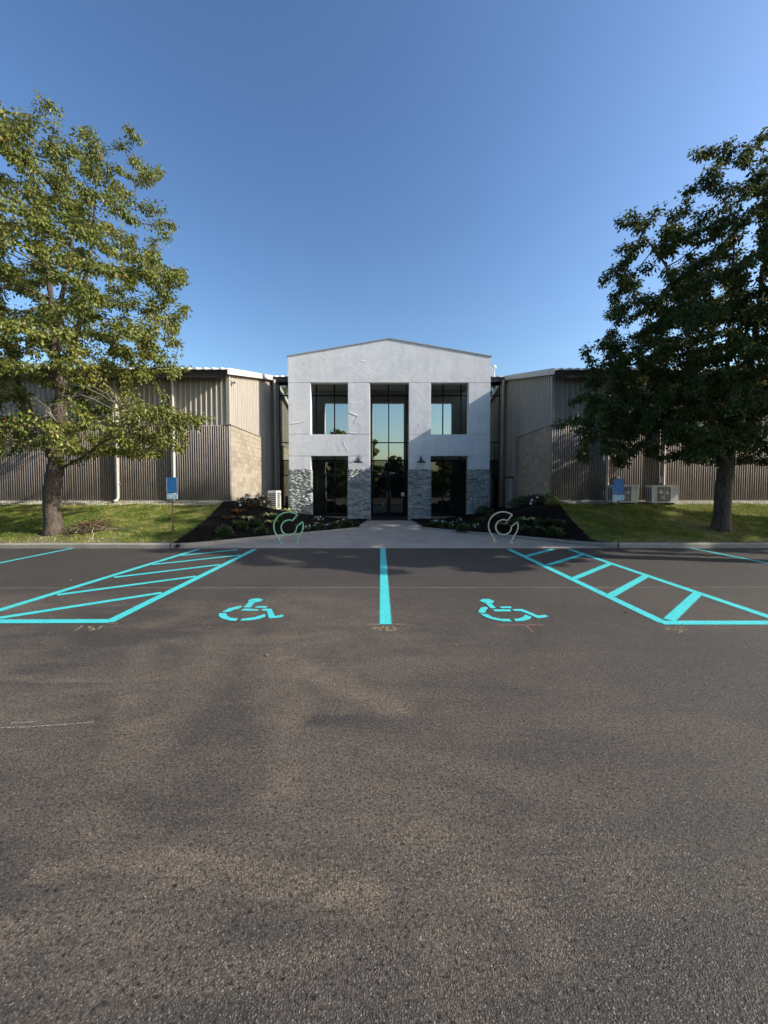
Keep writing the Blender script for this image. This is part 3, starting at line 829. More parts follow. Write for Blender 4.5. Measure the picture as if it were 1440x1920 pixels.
    # downpipes
    for a_, zt in ((8.35, 6.0), (10.52, 6.0)):
        xp = X(a_); b = MB(); zg = H(xp, 14.7)
        b.tube([(xp, 14.70, 5.88), (xp, 14.80, 5.53), (xp, 14.82, 5.38), (xp, 14.82, zg+.22), (xp, 14.76, zg+.10), (xp, 14.60, zg+.06)], .055, 10)
        b.build('downpipe', M['downpipe'], side, True)
        for z_ in (5.1, 3.4, 1.7): MB().box(xp-.075, xp+.075, 14.79, 14.885, z_, z_+.035).build('pipe_strap', M['trim'], side)
    xp = X(6.04 if s < 0 else 6.06); b = MB()
    b.tube([(xp, 20.42, 7.25), (xp, 20.5, 7.0), (xp, 20.52, 6.8), (xp, 20.52, .35)], .075, 12); b.build('downpipe', M['downpipe'], side, True)
    for z_ in (5.5, 2.6): MB().tube([(xp, 20.52, z_), (xp, 20.52, z_+.06)], .086, 12).build('pipe_strap', M['downpipe'], side, True)
    xp = X(XWALL + .015); b = MB(); b.tube([(xp, 19.75, .5), (xp, 19.75, 6.9)], .02, 6); b.build('conduit', M['downpipe'], side, True)
# eave over the recess between the wings
MB().box(AX-6.10, AX-HWD-.05, 20.42, 20.52, 7.14, 7.385).build('recess_fascia', M['fascia'], bld)
MB().box(AX+HWD+.05, AX+6.10, 20.42, 20.52, 7.14, 7.385).build('recess_fascia', M['fascia'], bld)
MB().box(AX-6.10, AX+6.10, 20.525, YG+.3, 7.26, 7.30).build('recess_soffit', M['fascia'], bld)
b = MB()
b.v += [(AX-6.125, 20.38, roof_z(20.38)), (AX+6.125, 20.38, roof_z(20.38)), (AX+6.125, 42, roof_z(42)), (AX-6.125, 42, roof_z(42))]
b.v += [(x, y, z+.03) for x, y, z in b.v[:4]]
b.f += [(0,3,2,1),(4,5,6,7),(0,1,5,4),(1,2,6,5),(2,3,7,6),(3,0,4,7)]
a = -6.06
while a < 5.95:
    if abs(a + .06) > HWD + .1:
        i = len(b.v)
        for yy in (20.36, 42): b.v += [(AX+a, yy, roof_z(yy)+.02), (AX+a+.12, yy, roof_z(yy)+.02), (AX+a+.095, yy, roof_z(yy)+.085), (AX+a+.025, yy, roof_z(yy)+.085)]
        b.f += [(i, i+1, i+2, i+3), (i+4, i+7, i+6, i+5), (i+3, i+2, i+6, i+7), (i+1, i+5, i+6, i+2), (i, i+3, i+7, i+4)]
    a += .31
b.build('recess_roof', M['roof'], bld)
zr = roof_z(42)
b = MB(); b.v += [(AX-XEND, 42, zr), (AX+XEND, 42, zr), (AX+XEND, 62, 6.2), (AX-XEND, 62, 6.2)]; b.f += [(0,1,2,3)]
b.build('rear_roof', M['roof'], bld)
b = MB(); b.v += [(AX-XEND, 62, 6.2), (AX+XEND, 62, 6.2), (AX+XEND, 62, 0), (AX-XEND, 62, 0)]; b.f += [(0,1,2,3)]
for s in (-1, 1):
    i = len(b.v); x = AX + s * XEND
    b.v += [(x, 14.95, 0), (x, 62, 0), (x, 62, 6.2), (x, 42, zr), (x, 14.95, roof_z(14.95))]; b.f += [(i, i+1, i+2, i+3, i+4)]
b.build('rear_wall', M['metal_wall'], bld)
# roof vent
p = AT(926, 697, 21.4); b = MB()
b.lathe([(.055, roof_z(21.4)), (.055, roof_z(21.4)+.52), (.13, roof_z(21.4)+.52), (.14, roof_z(21.4)+.60), (.09, roof_z(21.4)+.67), (.0, roof_z(21.4)+.69)], p.x, 21.4, 14)
tag(b.build('roof_vent', M['pvc'], None, True), 'small capped white vent pipe on the roof beside the gable', 'vent')

# utility cupboard on the right wing
cab = tag(empty('utility_cabinet', (AX+6.1, 19.5, .4)), 'tall narrow beige utility cabinet against the shaded metal side wall', 'cabinet')
x1 = AX + XWALL + .03
MB().box(x1-.26, x1, 19.30, 19.75, .30, 2.06).build('body', M['trim'], cab)
MB().box(x1-.275, x1-.262, 19.33, 19.72, .40, 2.0).build('door', M['downpipe'], cab)
MB().box(x1-.32, x1+.0, 19.24, 19.80, 2.065, 2.11).build('hood', M['fascia'], cab)
MB().box(x1-.245, x1-.02, 19.292, 19.298, .36, 2.02).build('side_panel', M['downpipe'], cab)
# security camera on the left corner
p = AT(434, 711, 15.0)
sc = tag(empty('security_camera', (AX-XWALL-.05, 15.35, p.z)), 'small white security camera high on the sunlit side wall', 'camera')
x0 = AX - XWALL - .046
MB().box(x0, x0+.02, 15.25, 15.37, p.z+.0, p.z+.1).build('bracket', M['white_paint'], sc)
b = MB(); b.tube([(x0+.02, 15.31, p.z+.05), (x0+.10, 15.30, p.z+.05), (x0+.12, 15.30, p.z+.0)], .014, 6); b.build('arm', M['white_paint'], sc, True)
b = MB(); b.tube([(x0+.06, 15.34, p.z-.05), (x0+.17, 15.20, p.z-.06)], .045, 12); b.build('housing', M['white_paint'], sc, True)
b = MB(); b.tube([(x0+.171, 15.199, p.z-.0601), (x0+.176, 15.193, p.z-.061)], .034, 12); b.build('lens', M['black'], sc, True)

# ------------------------------------------------------------------ wall lamps
def wall_lamp(u, label, plate):
    p = AT(u, 866, YF - .03); x = p.x; zr_ = p.z
    t = tag(empty('wall_lamp', (x, YF, zr_)), label, 'lamp', 'barn lamps on the portal')
    if plate: MB().box(x-.09, x+.17, YF-.014, YF-.001, zr_-.02, zr_+.27, .006).build('back_plate', M['white_paint'], t)
    yp = YF - (.014 if plate else .001)
    b = MB()
    for q in range(12): pass
    b.tube([(x, yp, zr_+.14), (x, yp-.03, zr_+.14)], .06, 14); b.build('wall_mount', M['black'], t, True)
    b = MB(); b.tube([(x, yp-.03, zr_+.14), (x, yp-.09, zr_+.26), (x, yp-.17, zr_+.33), (x, yp-.26, zr_+.29), (x, yp-.30, zr_+.18), (x, yp-.30, zr_+.10)], .014, 8); b.build('gooseneck', M['black'], t, True)
    b = MB(); cy = yp - .30
    b.lathe([(.0, zr_+.14), (.045, zr_+.14), (.055, zr_+.08), (.09, zr_+.045), (.19, zr_-.005), (.215, zr_-.05), (.205, zr_-.05), (.18, zr_-.01), (.08, zr_+.03), (.0, zr_+.03)], x, cy, 24); b.build('shade', M['black'], t, True)
    b = MB(); b.lathe([(.0, zr_-.025), (.03, zr_-.015), (.035, zr_+.01), (.02, zr_+.032)], x, cy, 12); b.build('bulb', M['white_paint'], t, True)
wall_lamp(673, 'black barn lamp with white back plate on the pier left of the door', True)
wall_lamp(789, 'black barn lamp without a back plate on the pier right of the door', False)

# ------------------------------------------------------------------ painted markings on the lot
def strip_obj(name, segs, parent=None, z=.004):
    """segs: (p0, p1, width) on the ground -> one mesh with a UV across each strip"""
    V = []; F = []; U = []
    off = wpos(parent)
    for k, (a, c, w) in enumerate(segs):
        a = Vector((a[0], a[1])); c = Vector((c[0], c[1])); d = (c - a).normalized(); n = Vector((-d.y, d.x)) * w / 2
        i = len(V)
        for q in (a - n, c - n, c + n, a + n): V.append((q.x - off.x, q.y - off.y, z + .0004*k - off.z))
        F.append((i, i+1, i+2, i+3)); U += [(0, 0), (0, 1), (1, 1), (1, 0)]
    me = bpy.data.meshes.new(name); me.from_pydata(V, [], F); me.materials.append(M['paint'])
    uv = me.uv_layers.new(name='UVMap')
    for k, q in enumerate(U): uv.data[k].uv = q
    me.update(); return link(name, me, parent)
LW = .155
def ground_pt(u, v): p = G(u, v); return (p.x, p.y)
def ext(p0, p1, e0=0, e1=0):
    a, c = Vector(p0), Vector(p1); d = (c - a).normalized(); return (tuple(a - d*e0), tuple(c + d*e1))
a, c = G(718, 1030), G(723, 1171)
tag(strip_obj('parking_line', [((a.x, 10.0), (c.x, c.y), LW*1.06)]), 'turquoise painted stall line running straight towards the entrance doors', 'road marking')
def aisle(label, outer, inner, base, hatches):
    t = tag(empty('striped_aisle', (inner[1][0], inner[1][1], 0)), label, 'road marking')
    strip_obj('border_line', [(*outer, LW)], t, .004); strip_obj('border_line', [(*inner, LW)], t, .0044); strip_obj('border_line', [(*base, LW)], t, .0048)
    for k, (p, q) in enumerate(hatches): strip_obj('hatch_line', [(p, q, LW*.95)], t, .0052 + .0002*k)
P = ground_pt
lo = (P(372, 1030), P(-120, 1181)); li = (P(478, 1030), P(203, 1167))
aisle('turquoise hatched aisle with long slanting bars beside the lawn with blue sign', lo, li, ext(P(203, 1165), P(-120, 1166), .04, 0),
      [(P(338, 1042), P(445, 1031)), (P(285, 1059), P(452, 1041)), (P(214, 1083), P(413, 1059)), (P(107, 1116), P(368, 1081)), (P(-5, 1160), P(303, 1112))])
ro = (P(1067, 1030), P(1545, 1192)); ri = (P(954, 1030), P(1245, 1168))
aisle('turquoise hatched aisle with short crossbars like a ladder', ro, ri, ext(P(1245, 1168), P(1545, 1168), .04, 0),
      [(P(987, 1043), P(1037, 1030)), (P(1027, 1060), P(1092, 1040)), (P(1074, 1086), P(1145, 1057)), (P(1142, 1119), P(1212, 1080)), (P(1255, 1163), P(1309, 1112))])
tag(strip_obj('parking_line', [(P(137, 1028), P(-260, 1108), LW*.8)]), 'turquoise stall line ending at the kerb below the sunlit tree', 'road marking')
tag(strip_obj('parking_line', [(P(1292, 1027), P(1700, 1108), LW*.8)]), 'turquoise stall line ending at the kerb below the dark tree', 'road marking')
def symbol(label, ox, oy, sc_, polys, names):
    pts0 = [G(ox + x/sc_, oy + y/sc_) for pl in polys for x, y in pl]
    cx = sum(p.x for p in pts0)/len(pts0); cy = sum(p.y for p in pts0)/len(pts0)
    t = tag(empty('wheelchair_symbol', (cx, cy, 0)), label, 'road marking', 'accessible parking symbols')
    for nm, pl in zip(names, polys):
        pts = [G(ox + x/sc_, oy + y/sc_) for x, y in pl]
        ar = sum(pts[i].x*pts[(i+1) % len(pts)].y - pts[(i+1) % len(pts)].x*pts[i].y for i in range(len(pts)))
        if ar < 0: pts.reverse()
        me = bpy.data.meshes.new(nm); me.from_pydata([(p.x-cx, p.y-cy, .005) for p in pts], [], [tuple(range(len(pts)))])
        me.materials.append(M['paint']); uv = me.uv_layers.new(name='UVMap')
        for d in uv.data: d.uv = (.5, .5)
        me.update(); link(nm, me, t)
NM = ['head', 'torso', 'arm', 'seat', 'leg', 'wheel_arc', 'wheel_arc', 'wheel_arc']
symbol('turquoise stencilled wheelchair symbol leaning towards the centre line with its head tipped right', 400, 1110, 10.286, [
    [(660,175),(740,140),(850,125),(960,150),(920,185),(810,210),(700,195)], [(690,190),(810,200),(715,305),(580,305)], [(790,305),(840,280),(1050,280),(1010,315)],
    [(530,365),(590,325),(880,340),(850,370)], [(915,365),(960,330),(1120,330),(1190,470),(1320,445),(1360,465),(1330,490),(1180,510),(1070,515),(1035,370)],
    [(160,390),(300,320),(500,275),(560,280),(500,325),(400,350),(310,390)], [(110,415),(250,410),(260,460),(330,500),(480,520),(430,565),(300,555),(150,510),(105,470)],
    [(515,560),(560,520),(800,490),(990,430),(1010,480),(880,525),(700,555)]], NM)
symbol('turquoise stencilled wheelchair symbol with its head tipped left above a pink chalk line', 890, 1110, 9.6, [
    [(80,155),(160,130),(260,130),(350,170),(330,205),(285,200),(190,205)], [(185,198),(290,200),(385,295),(285,298)], [(440,270),(640,262),(675,298),(490,298)],
    [(320,318),(640,318),(655,355),(370,355)], [(675,318),(850,310),(1000,370),(1140,430),(1280,415),(1330,450),(1230,470),(1150,480),(1080,455),(940,390),(830,350),(715,348)],
    [(65,350),(110,290),(200,270),(245,295),(205,330),(190,380),(80,380)], [(100,400),(220,400),(330,460),(480,490),(625,490),(670,535),(520,535),(350,505),(200,460)],
    [(705,492),(820,475),(890,440),(905,410),(1030,455),(980,500),(880,525),(740,535)]], NM)
def chalk(label, ox, oy, sc_, lines, mat='chalk', w=.016):
    b = MB()
    for ln in lines:
        pts = [G(ox + x/sc_, oy + y/sc_, .0035) for x, y in ln]
        for q, r_ in zip(pts, pts[1:]):
            d = r_ - q
            if d.length < 1e-6: continue
            d.normalize(); n_ = Vector((-d.y, d.x, 0)) * w/2
            b.quad(q - n_, r_ - n_, r_ + n_, q + n_)
    tag(b.build('chalk_mark', M[mat]), label, 'chalk mark')
chalk('yellow chalk figures at the end of the straight stall line', 660, 1150, 12, [[(370,245),(620,245)], [(910,243),(1230,243)], [(540,310),(460,320),(460,350),(520,355),(545,310)], [(580,320),(660,380)], [(640,325),(720,305)], [(750,308),(805,312),(765,378),(920,378)], [(910,290),(1000,385)]])
chalk('yellow chalk figure between two slashes below the slanting hatched aisle', 120, 1150, 10.286, [[(200,335),(360,240)], [(650,305),(740,240)], [(560,250),(470,255),(480,280),(570,285),(580,320),(480,325)], [(840,188),(1040,190)]])
chalk('yellow chalk scribble below the ladder hatched aisle', 1180, 1140, 9.6, [[(740,355),(655,365),(680,390),(850,395)], [(800,345),(960,405)], [(890,335),(1060,395)], [(870,435),(960,435),(900,400)]])
chalk('long pink chalk line with a slanting tick below a wheelchair symbol', 890, 1110, 9.6, [[(360,595),(1280,592)], [(930,600),(1040,715)]], 'chalk_pink', .02)
chalk('pale parallel scratches in the asphalt below the straight stall line', 500, 1180, 2.88, [[(260,18),(330,15),(405,10)], [(280,165),(440,162)], [(270,190),(380,182),(458,186)], [(330,218),(390,206),(462,210)], [(405,240),(490,238)], [(495,200),(550,208)]], 'chalk_white', .007)
chalk('broken yellowish scrape running across the dusty asphalt', 0, 1180, 2.88, [[(0,530),(110,528),(250,520),(370,512),(505,500)], [(40,508),(200,498)]], 'chalk_white', .014)

# ------------------------------------------------------------------ bicycle racks
def arc(cx, cz, r, a0, a1, n):
    return [(cx + r*math.cos(R(a0 + (a1-a0)*k/n)), cz + r*math.sin(R(a0 + (a1-a0)*k/n))) for k in range(n + 1)]
def rack(base, rz, mat, label):
    t = tag(empty('bicycle_rack', base), label, 'bike rack', 'ring shaped bicycle racks')
    cz = .475; Ro = .405; cz2 = .44; Ri = .215
    pts = arc(0, cz, Ro, 233, 53, 26)                       # left foot, over the top
    pts = [(-.235, .012), (-.243, .08)] + pts[2:]
    inner = arc(0.01, cz2, Ri, 62, 365, 34)
    pts2 = pts + inner[0:1] + inner[1:]
    out = arc(0, cz, Ro, 18, -50, 10)
    pts2 = pts2 + out[:-1] + [(.215, .012)]
    # straight links are sampled so that the tube keeps its section
    full = [pts2[0]]
    for q in pts2[1:]:
        p_ = full[-1]; L = math.hypot(q[0]-p_[0], q[1]-p_[1]); m = max(1, int(L/.05))
        full += [(p_[0] + (q[0]-p_[0])*k/m, p_[1] + (q[1]-p_[1])*k/m) for k in range(1, m+1)]
    c_, s_ = math.cos(rz), math.sin(rz); bz = Vector(base)
    b = MB(); b.tube([bz + Vector((x*c_, x*s_, z)) for x, z in full], .021, 10); b.build('tube', mat, t, True)
    for x in (-.235, .215):
        b = MB(); b.lathe([(.0, bz.z+.012), (.07, bz.z+.012), (.075, bz.z), (.0, bz.z)], bz.x + x*c_, bz.y + x*s_, 16); f = b.build('foot_plate', mat, t)
        b = MB()
        for q in range(3):
            aa = R(40 + 120*q); b.lathe([(.0, bz.z+.026), (.011, bz.z+.024), (.012, bz.z+.0125)], bz.x + x*c_ + .052*math.cos(aa), bz.y + x*s_ + .052*math.sin(aa), 6)
        b.build('bolt', M['steel'], f)
a, c = G(526, 1020), G(553.5, 1017, .012); m = (a + c) / 2
rack((m.x + .02, m.y, .012), R(14), M['green_tube'], 'mint green tubular ring bicycle rack with a notched upper side')
a, c = G(928, 1016), G(957, 1020); m = (a + c) / 2
rack((m.x + .01, m.y, .012), R(-14), M['cream_tube'], 'cream tubular ring bicycle rack with a notched upper side')

# ------------------------------------------------------------------ accessible parking signs
def sign(u, vb, vt, label, white_edge, tilt):
    Y = 10.85; x = AT(u, 950, Y).x; zg = H(x, Y); zt = AT(u, vt, Y).z
    t = tag(empty('parking_sign', (x, Y, zg)), label, 'sign', 'blue parking signs on the lawns')
    b = MB(); b.prism([(x-.03, Y), (x-.022, Y-.004), (x-.012, Y+.018), (x+.012, Y+.018), (x+.022, Y-.004), (x+.03, Y), (x+.015, Y+.026), (x-.015, Y+.026)], zg-.1, zt - .03); b.build('post', M['post'], t)
    w, h = .155, .44
    pl = MB().box(x-w, x+w, Y-.012, Y-.006, zt-h, zt, .0).build('sign_plate', M['sign_blue'], t)
    b = MB(); e = .006                                       # pale edge line
    b.box(x-w+.006, x-w+.012, Y-.0145, Y-.013, zt-h+.006, zt-.006).box(x+w-.012, x+w-.006, Y-.0145, Y-.013, zt-h+.006, zt-.006)
    b.build('edge_line', M['sign_white'] if white_edge else M['sign_back'], pl)
    # wheelchair pictogram, faded
    b = MB(); cx, cz = x, zt - .16; yy = Y - .0145
    def st(p0, p1, wd):
        d = Vector((p1[0]-p0[0], p1[1]-p0[1])).normalized(); n_ = Vector((-d.y, d.x))*wd/2
        b.quad((p0[0]-n_.x, yy, p0[1]-n_.y), (p1[0]-n_.x, yy, p1[1]-n_.y), (p1[0]+n_.x, yy, p1[1]+n_.y), (p0[0]+n_.x, yy, p0[1]+n_.y))
    hd = [(cx-.02 + .016*math.cos(q*.7), cz+.10 + .016*math.sin(q*.7)) for q in range(9)]; b.poly([(q[0], yy, q[1]) for q in hd])
    st((cx-.018, cz+.08), (cx-.012, cz-.01), .02); st((cx-.012, cz+.0), (cx+.045, cz+.0), .018); st((cx+.045, cz+.006), (cx+.07, cz-.07), .018); st((cx-.012, cz+.045), (cx+.035, cz+.045), .014)
    ar = arc(cx-.005, cz-.035, .058, 110, 330, 10)
    for q0, q1 in zip(ar, ar[1:]): st(q0, q1, .013)
    b.build('pictogram', M['sign_back'], pl)
    b = MB(); b.box(x-.11, x+.11, Y-.0145, Y-.013, zt-h+.085, zt-h+.10).box(x-.09, x+.09, Y-.0145, Y-.013, zt-h+.055, zt-h+.07).box(x-.10, x+.10, Y-.0145, Y-.013, zt-h+.025, zt-h+.04); b.build('lettering', M['sign_back'], pl)
    # lower plate
    z1 = zt - h - .02; z0 = z1 - .15; c_, s_ = math.cos(tilt), math.sin(tilt); zc = (z0 + z1)/2
    def rot(px, pz): return (x + px*c_ - pz*s_, zc + px*s_ + pz*c_)
    def plate(hw, hh, y0, y1):
        q = [rot(-hw, -hh), rot(hw, -hh), rot(hw, hh), rot(-hw, hh)]; b = MB()
        b.v += [(a_, y0, d_) for a_, d_ in q] + [(a_, y1, d_) for a_, d_ in q]
        b.f += [(0,1,2,3),(4,7,6,5),(0,4,5,1),(1,5,6,2),(2,6,7,3),(3,7,4,0)]; return b
    lp = plate(.152, .075, Y-.012, Y-.006).build('penalty_plate', M['sign_white'], t)
    plate(.138, .062, Y-.0135, Y-.0125).build('panel', M['sign_pale'], lp)
    b = MB()
    for k, dz in enumerate((.03, .0, -.03)):
        q = [rot(-.10, dz-.007), rot(.10 - .03*k, dz-.007), rot(.10-.03*k, dz+.007), rot(-.10, dz+.007)]; b.poly([(a_, Y-.0145, d_) for a_, d_ in q])
    b.build('lettering', M['sign_white'], lp)
    MB().box(x-.006, x+.006, Y-.017, Y-.0125, zt-.05, zt-.038).build('bolt', M['steel'], t)
sign(323.5, 1000, 895, 'blue parking sign with a pale penalty plate on the sunlit lawn', True, 0.0)
sign(1158.5, 1000, 898, 'blue parking sign with a tilted pale plate in front of the white condensers', False, R(4))

# ------------------------------------------------------------------ air-conditioning condensers
def condenser(x0, y0, zg, w, d, h, rot, label, end_grille=False):
    t = tag(empty('condenser_unit', (x0, y0, zg)), label, 'air conditioner', 'outdoor air conditioning units')
    t.rotation_euler = (0, 0, rot)
    o = Vector((0, 0, 0)); L = []
    def bld_(b, nm, mat, par=t, sm=False):
        me = bpy.data.meshes.new(nm); me.from_pydata(b.v, [], b.f); me.materials.append(mat)
        if sm: me.polygons.foreach_set('use_smooth', [True]*len(me.polygons))
        me.update(); return link(nm, me, par)
    for fx in (.12*w, .82*w):
        bld_(MB().box(fx, fx+.06, -.03, d+.03, 0, .07), 'foot', M['footing'])
    z0 = .07
    bld_(MB().box(0, w, 0, d, z0, z0+h, .018), 'casing', M['white_paint'])
    bld_(MB().box(-.006, w+.006, -.006, d+.006, z0+h, z0+h+.018, .02), 'lid', M['white_paint'])
    gx0, gx1 = .20*w, .70*w
    fg = bld_(MB().box(gx0, gx1, -.004, -.001, z0+.07*h, z0+.93*h), 'fan_recess', M['grille'])
    b = MB()
    for k in range(13):
        z = z0 + .08*h + k*.84*h/12; b.box(gx0, gx1, -.014, -.008, z-.003, z+.003)
    for k in range(5):
        x = gx0 + (gx1-gx0)*k/4; b.box(x-.004, x+.004, -.018, -.0145, z0+.07*h, z0+.93*h)
    bld_(b, 'fan_guard', M['white_paint'])
    b = MB(); r_ = (gx1-gx0)*.42
    for q in range(3):
        a0 = q*2.094; cx, cz = (gx0+gx1)/2, z0+h/2
        pts = [(cx + .04*math.cos(a0), -.0055, cz + .04*math.sin(a0)), (cx + r_*math.cos(a0-.1), -.0055, cz + r_*math.sin(a0-.1)), (cx + r_*math.cos(a0+.8), -.0055, cz + r_*math.sin(a0+.8)), (cx + .04*math.cos(a0+1.2), -.0055, cz + .04*math.sin(a0+1.2))]
        b.poly(pts)
    bld_(b, 'fan_blade', M['steel'])
    b = MB(); b.tube([(w*.86 + .045*math.cos(q*.5236), -.004, z0+h*.82 + .045*math.sin(q*.5236)) for q in range(12)], .005, 5, True); bld_(b, 'badge', M['grille'])
    for k in range(3 if not end_grille else 0):
        bld_(MB().box(-.004, -.001, .05+.1*k, .11+.1*k, z0+.08, z0+h-.08), 'end_louvre', M['grille'])
    if end_grille:
        for k in range(8):
            for q in range(2):
                z = z0 + .06 + k*(h-.12)/8
                bld_(MB().box(-.004, -.001, .03+q*(d-.06)/2, (d/2-.015)+q*(d-.06)/2, z, z+(h-.12)/8-.025), 'end_louvre', M['grille'])
    b = MB(); b.box(w+.001, w+.05, d*.3, d*.7, z0+.1, z0+.3); bld_(b, 'valve_cover', M['white_paint'])
    return t
xa = AT(1222, 930, 14.25).x; condenser(xa, 14.25, H(xa+.5, 14.4), 1.0, .36, .64, 0, 'white condenser unit against the fluted wall, nearer the dark tree trunk')
xa = AT(1149, 930, 14.25).x; condenser(xa, 14.25, H(xa+.5, 14.4), .98, .36, .64, 0, 'white condenser unit partly hidden behind the tilted parking sign')
# left unit: its fan faces the portal, its louvred end the lot
t = condenser(-4.84, 17.45, H(-5.0, 17.6) - .03, .80, .40, .84, R(90), 'white condenser unit with louvred end in the corner between wing and portal', True)
for u in (1160, 1240):
    p = AT(u, 899, 14.78)
    sw = tag(empty('isolator_box', (p.x, 14.8, p.z-.1)), 'small grey switch box on the fluted wall above the ' + ('condenser behind the sign' if u == 1160 else 'condenser nearer the tree'), 'switch box')
    MB().box(p.x-.07, p.x+.07, 14.80, 14.905, p.z-.13, p.z+.11, .008).build('box', M['steel'], sw)
    MB().box(p.x-.06, p.x+.06, 14.790, 14.799, p.z-.11, p.z+.07, .006).build('cover', M['trim'], sw)
# drain outlet in the kerb and a pale splash strip of gravel at the wall feet
p = G(340, 1026); b = MB(); b.tube([(p.x, 10.0, .065), (p.x, 10.12, .065)], .045, 14, caps=False).tube([(p.x, 10.0, .065), (p.x, 10.12, .065)], .036, 14, caps=True)
tag(b.build('drain_pipe', M['plastic_black'], None, True), 'black drain pipe mouth poking through the kerb below the planting bed', 'drain pipe')
rs = np.random.RandomState(5)
def leafquads(P_, D, N, S, W, fold=0.18):
    """one folded leaf per row: base P, axis D, normal N, length S, width W"""
    T = np.cross(N, D); n = len(P_)
    tip = P_ + D * S[:, None]; mid = P_ + D * (S * .45)[:, None]
    l = mid + T * (W / 2)[:, None] + N * (W * fold)[:, None]; r = mid - T * (W / 2)[:, None] + N * (W * fold)[:, None]
    V = np.stack([P_, r, tip, l], 1).reshape(-1, 3); b0 = np.arange(n) * 4
    F = np.concatenate([np.stack([b0, b0+1, b0+2], 1), np.stack([b0, b0+2, b0+3], 1)])
    return V, F
def unit(a): return a / np.maximum(np.linalg.norm(a, axis=1, keepdims=True), 1e-9)
for s in (-1, 1):
    n = 5200; a = rs.uniform(6.5, 20, n); x = AX + s*a; y = rs.uniform(14.35 if s < 0 else 14.5, 14.88, n)
    y = np.minimum(y, 14.87); z = hgt(x, y) + .004
    sz = rs.uniform(.008, .024, n)
    V = []; off = np.array([[-1,-1,0],[1,-1,0],[1,1,0],[-1,1,0],[0,0,1.2]])
    V = (np.stack([x, y, z], 1)[:, None, :] + off[None] * sz[:, None, None] * rs.uniform(.6, 1.1, (n, 5, 3))).reshape(-1, 3)
    b0 = np.arange(n)*5; F = np.concatenate([np.stack([b0, b0+1, b0+4], 1), np.stack([b0+1, b0+2, b0+4], 1), np.stack([b0+2, b0+3, b0+4], 1), np.stack([b0+3, b0, b0+4], 1)])
    tag(np_mesh('gravel_strip', V, F, M['gravel']), 'pale gravel strip along the foot of the ' + ('sunlit' if s < 0 else 'shaded') + ' fluted wall', 'gravel', kind='stuff')

# ------------------------------------------------------------------ trees
def grow(seed_pts, seed_par, att, step, kill, iters, rs):
    pos = [np.array(p, float) for p in seed_pts]; par = list(seed_par)
    P_ = np.array(pos); att = np.array(att); alive = np.ones(len(att), bool)
    d2 = ((att[:, None, :] - P_[None]) ** 2).sum(-1); near = d2.argmin(1); nd = d2.min(1)
    for it in range(iters):
        idx = np.where(alive)[0]
        if len(idx) == 0: break
        nn = near[idx]; dv = att[idx] - P_[nn]; dv /= np.sqrt(nd[idx])[:, None] + 1e-9
        un, inv = np.unique(nn, return_inverse=True)
        acc = np.zeros((len(un), 3)); np.add.at(acc, inv, dv)
        acc += rs.normal(0, .12, acc.shape)
        acc = unit(acc); new = P_[un] + acc * step
        # drop new nodes on top of existing ones
        keep = np.ones(len(new), bool)
        for k in range(len(new)):
            pass
        i0 = len(P_); P_ = np.concatenate([P_, new]); par += list(un)
        dd = ((att[idx][:, None, :] - new[None]) ** 2).sum(-1); b = dd.argmin(1); bd = dd.min(1)
        up = bd < nd[idx]
        near[idx[up]] = i0 + b[up]; nd[idx[up]] = bd[up]
        # an attractor that stops getting closer is dropped
        alive[idx[nd[idx] < kill * kill]] = False
        alive[idx[(~up) & (rs.uniform(size=len(idx)) < .35)]] = False
    return P_, np.array(par)
def tree_mesh(P_, par, r_tip, expo, base_r, flare, ns=7):
    n = len(P_); cnt = np.zeros(n); has = np.zeros(n, int)
    for i in range(n):
        if par[i] >= 0: has[par[i]] += 1
    cnt[has == 0] = 1
    for i in range(n - 1, 0, -1):
        if par[i] >= 0: cnt[par[i]] += max(cnt[i], 0)
    r = r_tip * np.maximum(cnt, 1) ** expo
    r = r * min(1.0, 1.0) * 1.0
    k = base_r / r[0]; r = np.where(r > .03, .03 + (r - .03) * (base_r - .03) / (r[0] - .03), r)
    zz = P_[:, 2] - P_[0, 2]
    trunkish = cnt > .9 * cnt[0]
    r = np.where(trunkish, r * (1 + flare * np.exp(-zz / .22)), r)
    d = np.zeros((n, 3)); d[0] = (0, 0, 1)
    for i in range(1, n): d[i] = P_[i] - P_[par[i]]
    d = unit(d)
    main = np.full(n, -1)
    for i in range(n):
        p = par[i]
        if p >= 0 and (main[p] < 0 or cnt[i] > cnt[main[p]]): main[p] = i
    # smooth direction on a chain
    ds = d.copy()
    ok = main >= 0; ds[ok] = unit(d[ok] + d[main[ok]])
    ref = np.array([.83, .55, .05]); u = unit(np.cross(ds, ref)); v = np.cross(ds, u)
    ang = np.arange(ns) * 2*np.pi/ns; cs, sn = np.cos(ang), np.sin(ang)
    ring = P_[:, None, :] + r[:, None, None] * (cs[None, :, None]*u[:, None, :] + sn[None, :, None]*v[:, None, :])
    u2 = unit(np.cross(d, ref)); v2 = np.cross(d, u2)
    idx = np.where(par >= 0)[0]; side = idx[main[par[idx]] != idx]; mn = idx[main[par[idx]] == idx]
    ring2 = P_[par[side]][:, None, :] + np.minimum(r[side] * 1.15, r[par[side]])[:, None, None] * (cs[None, :, None]*u2[side][:, None, :] + sn[None, :, None]*v2[side][:, None, :])
    V = np.concatenate([ring.reshape(-1, 3), ring2.reshape(-1, 3)])
    q = np.arange(ns); q2 = (q + 1) % ns
    def quads(a, b): return np.stack([a[:, None]*ns + q, a[:, None]*ns + q2, b[:, None]*ns + q2, b[:, None]*ns + q], -1).reshape(-1, 4)
    F = np.concatenate([quads(par[mn], mn), quads(n + np.arange(len(side)), side)])
    return V, F, cnt, r, d
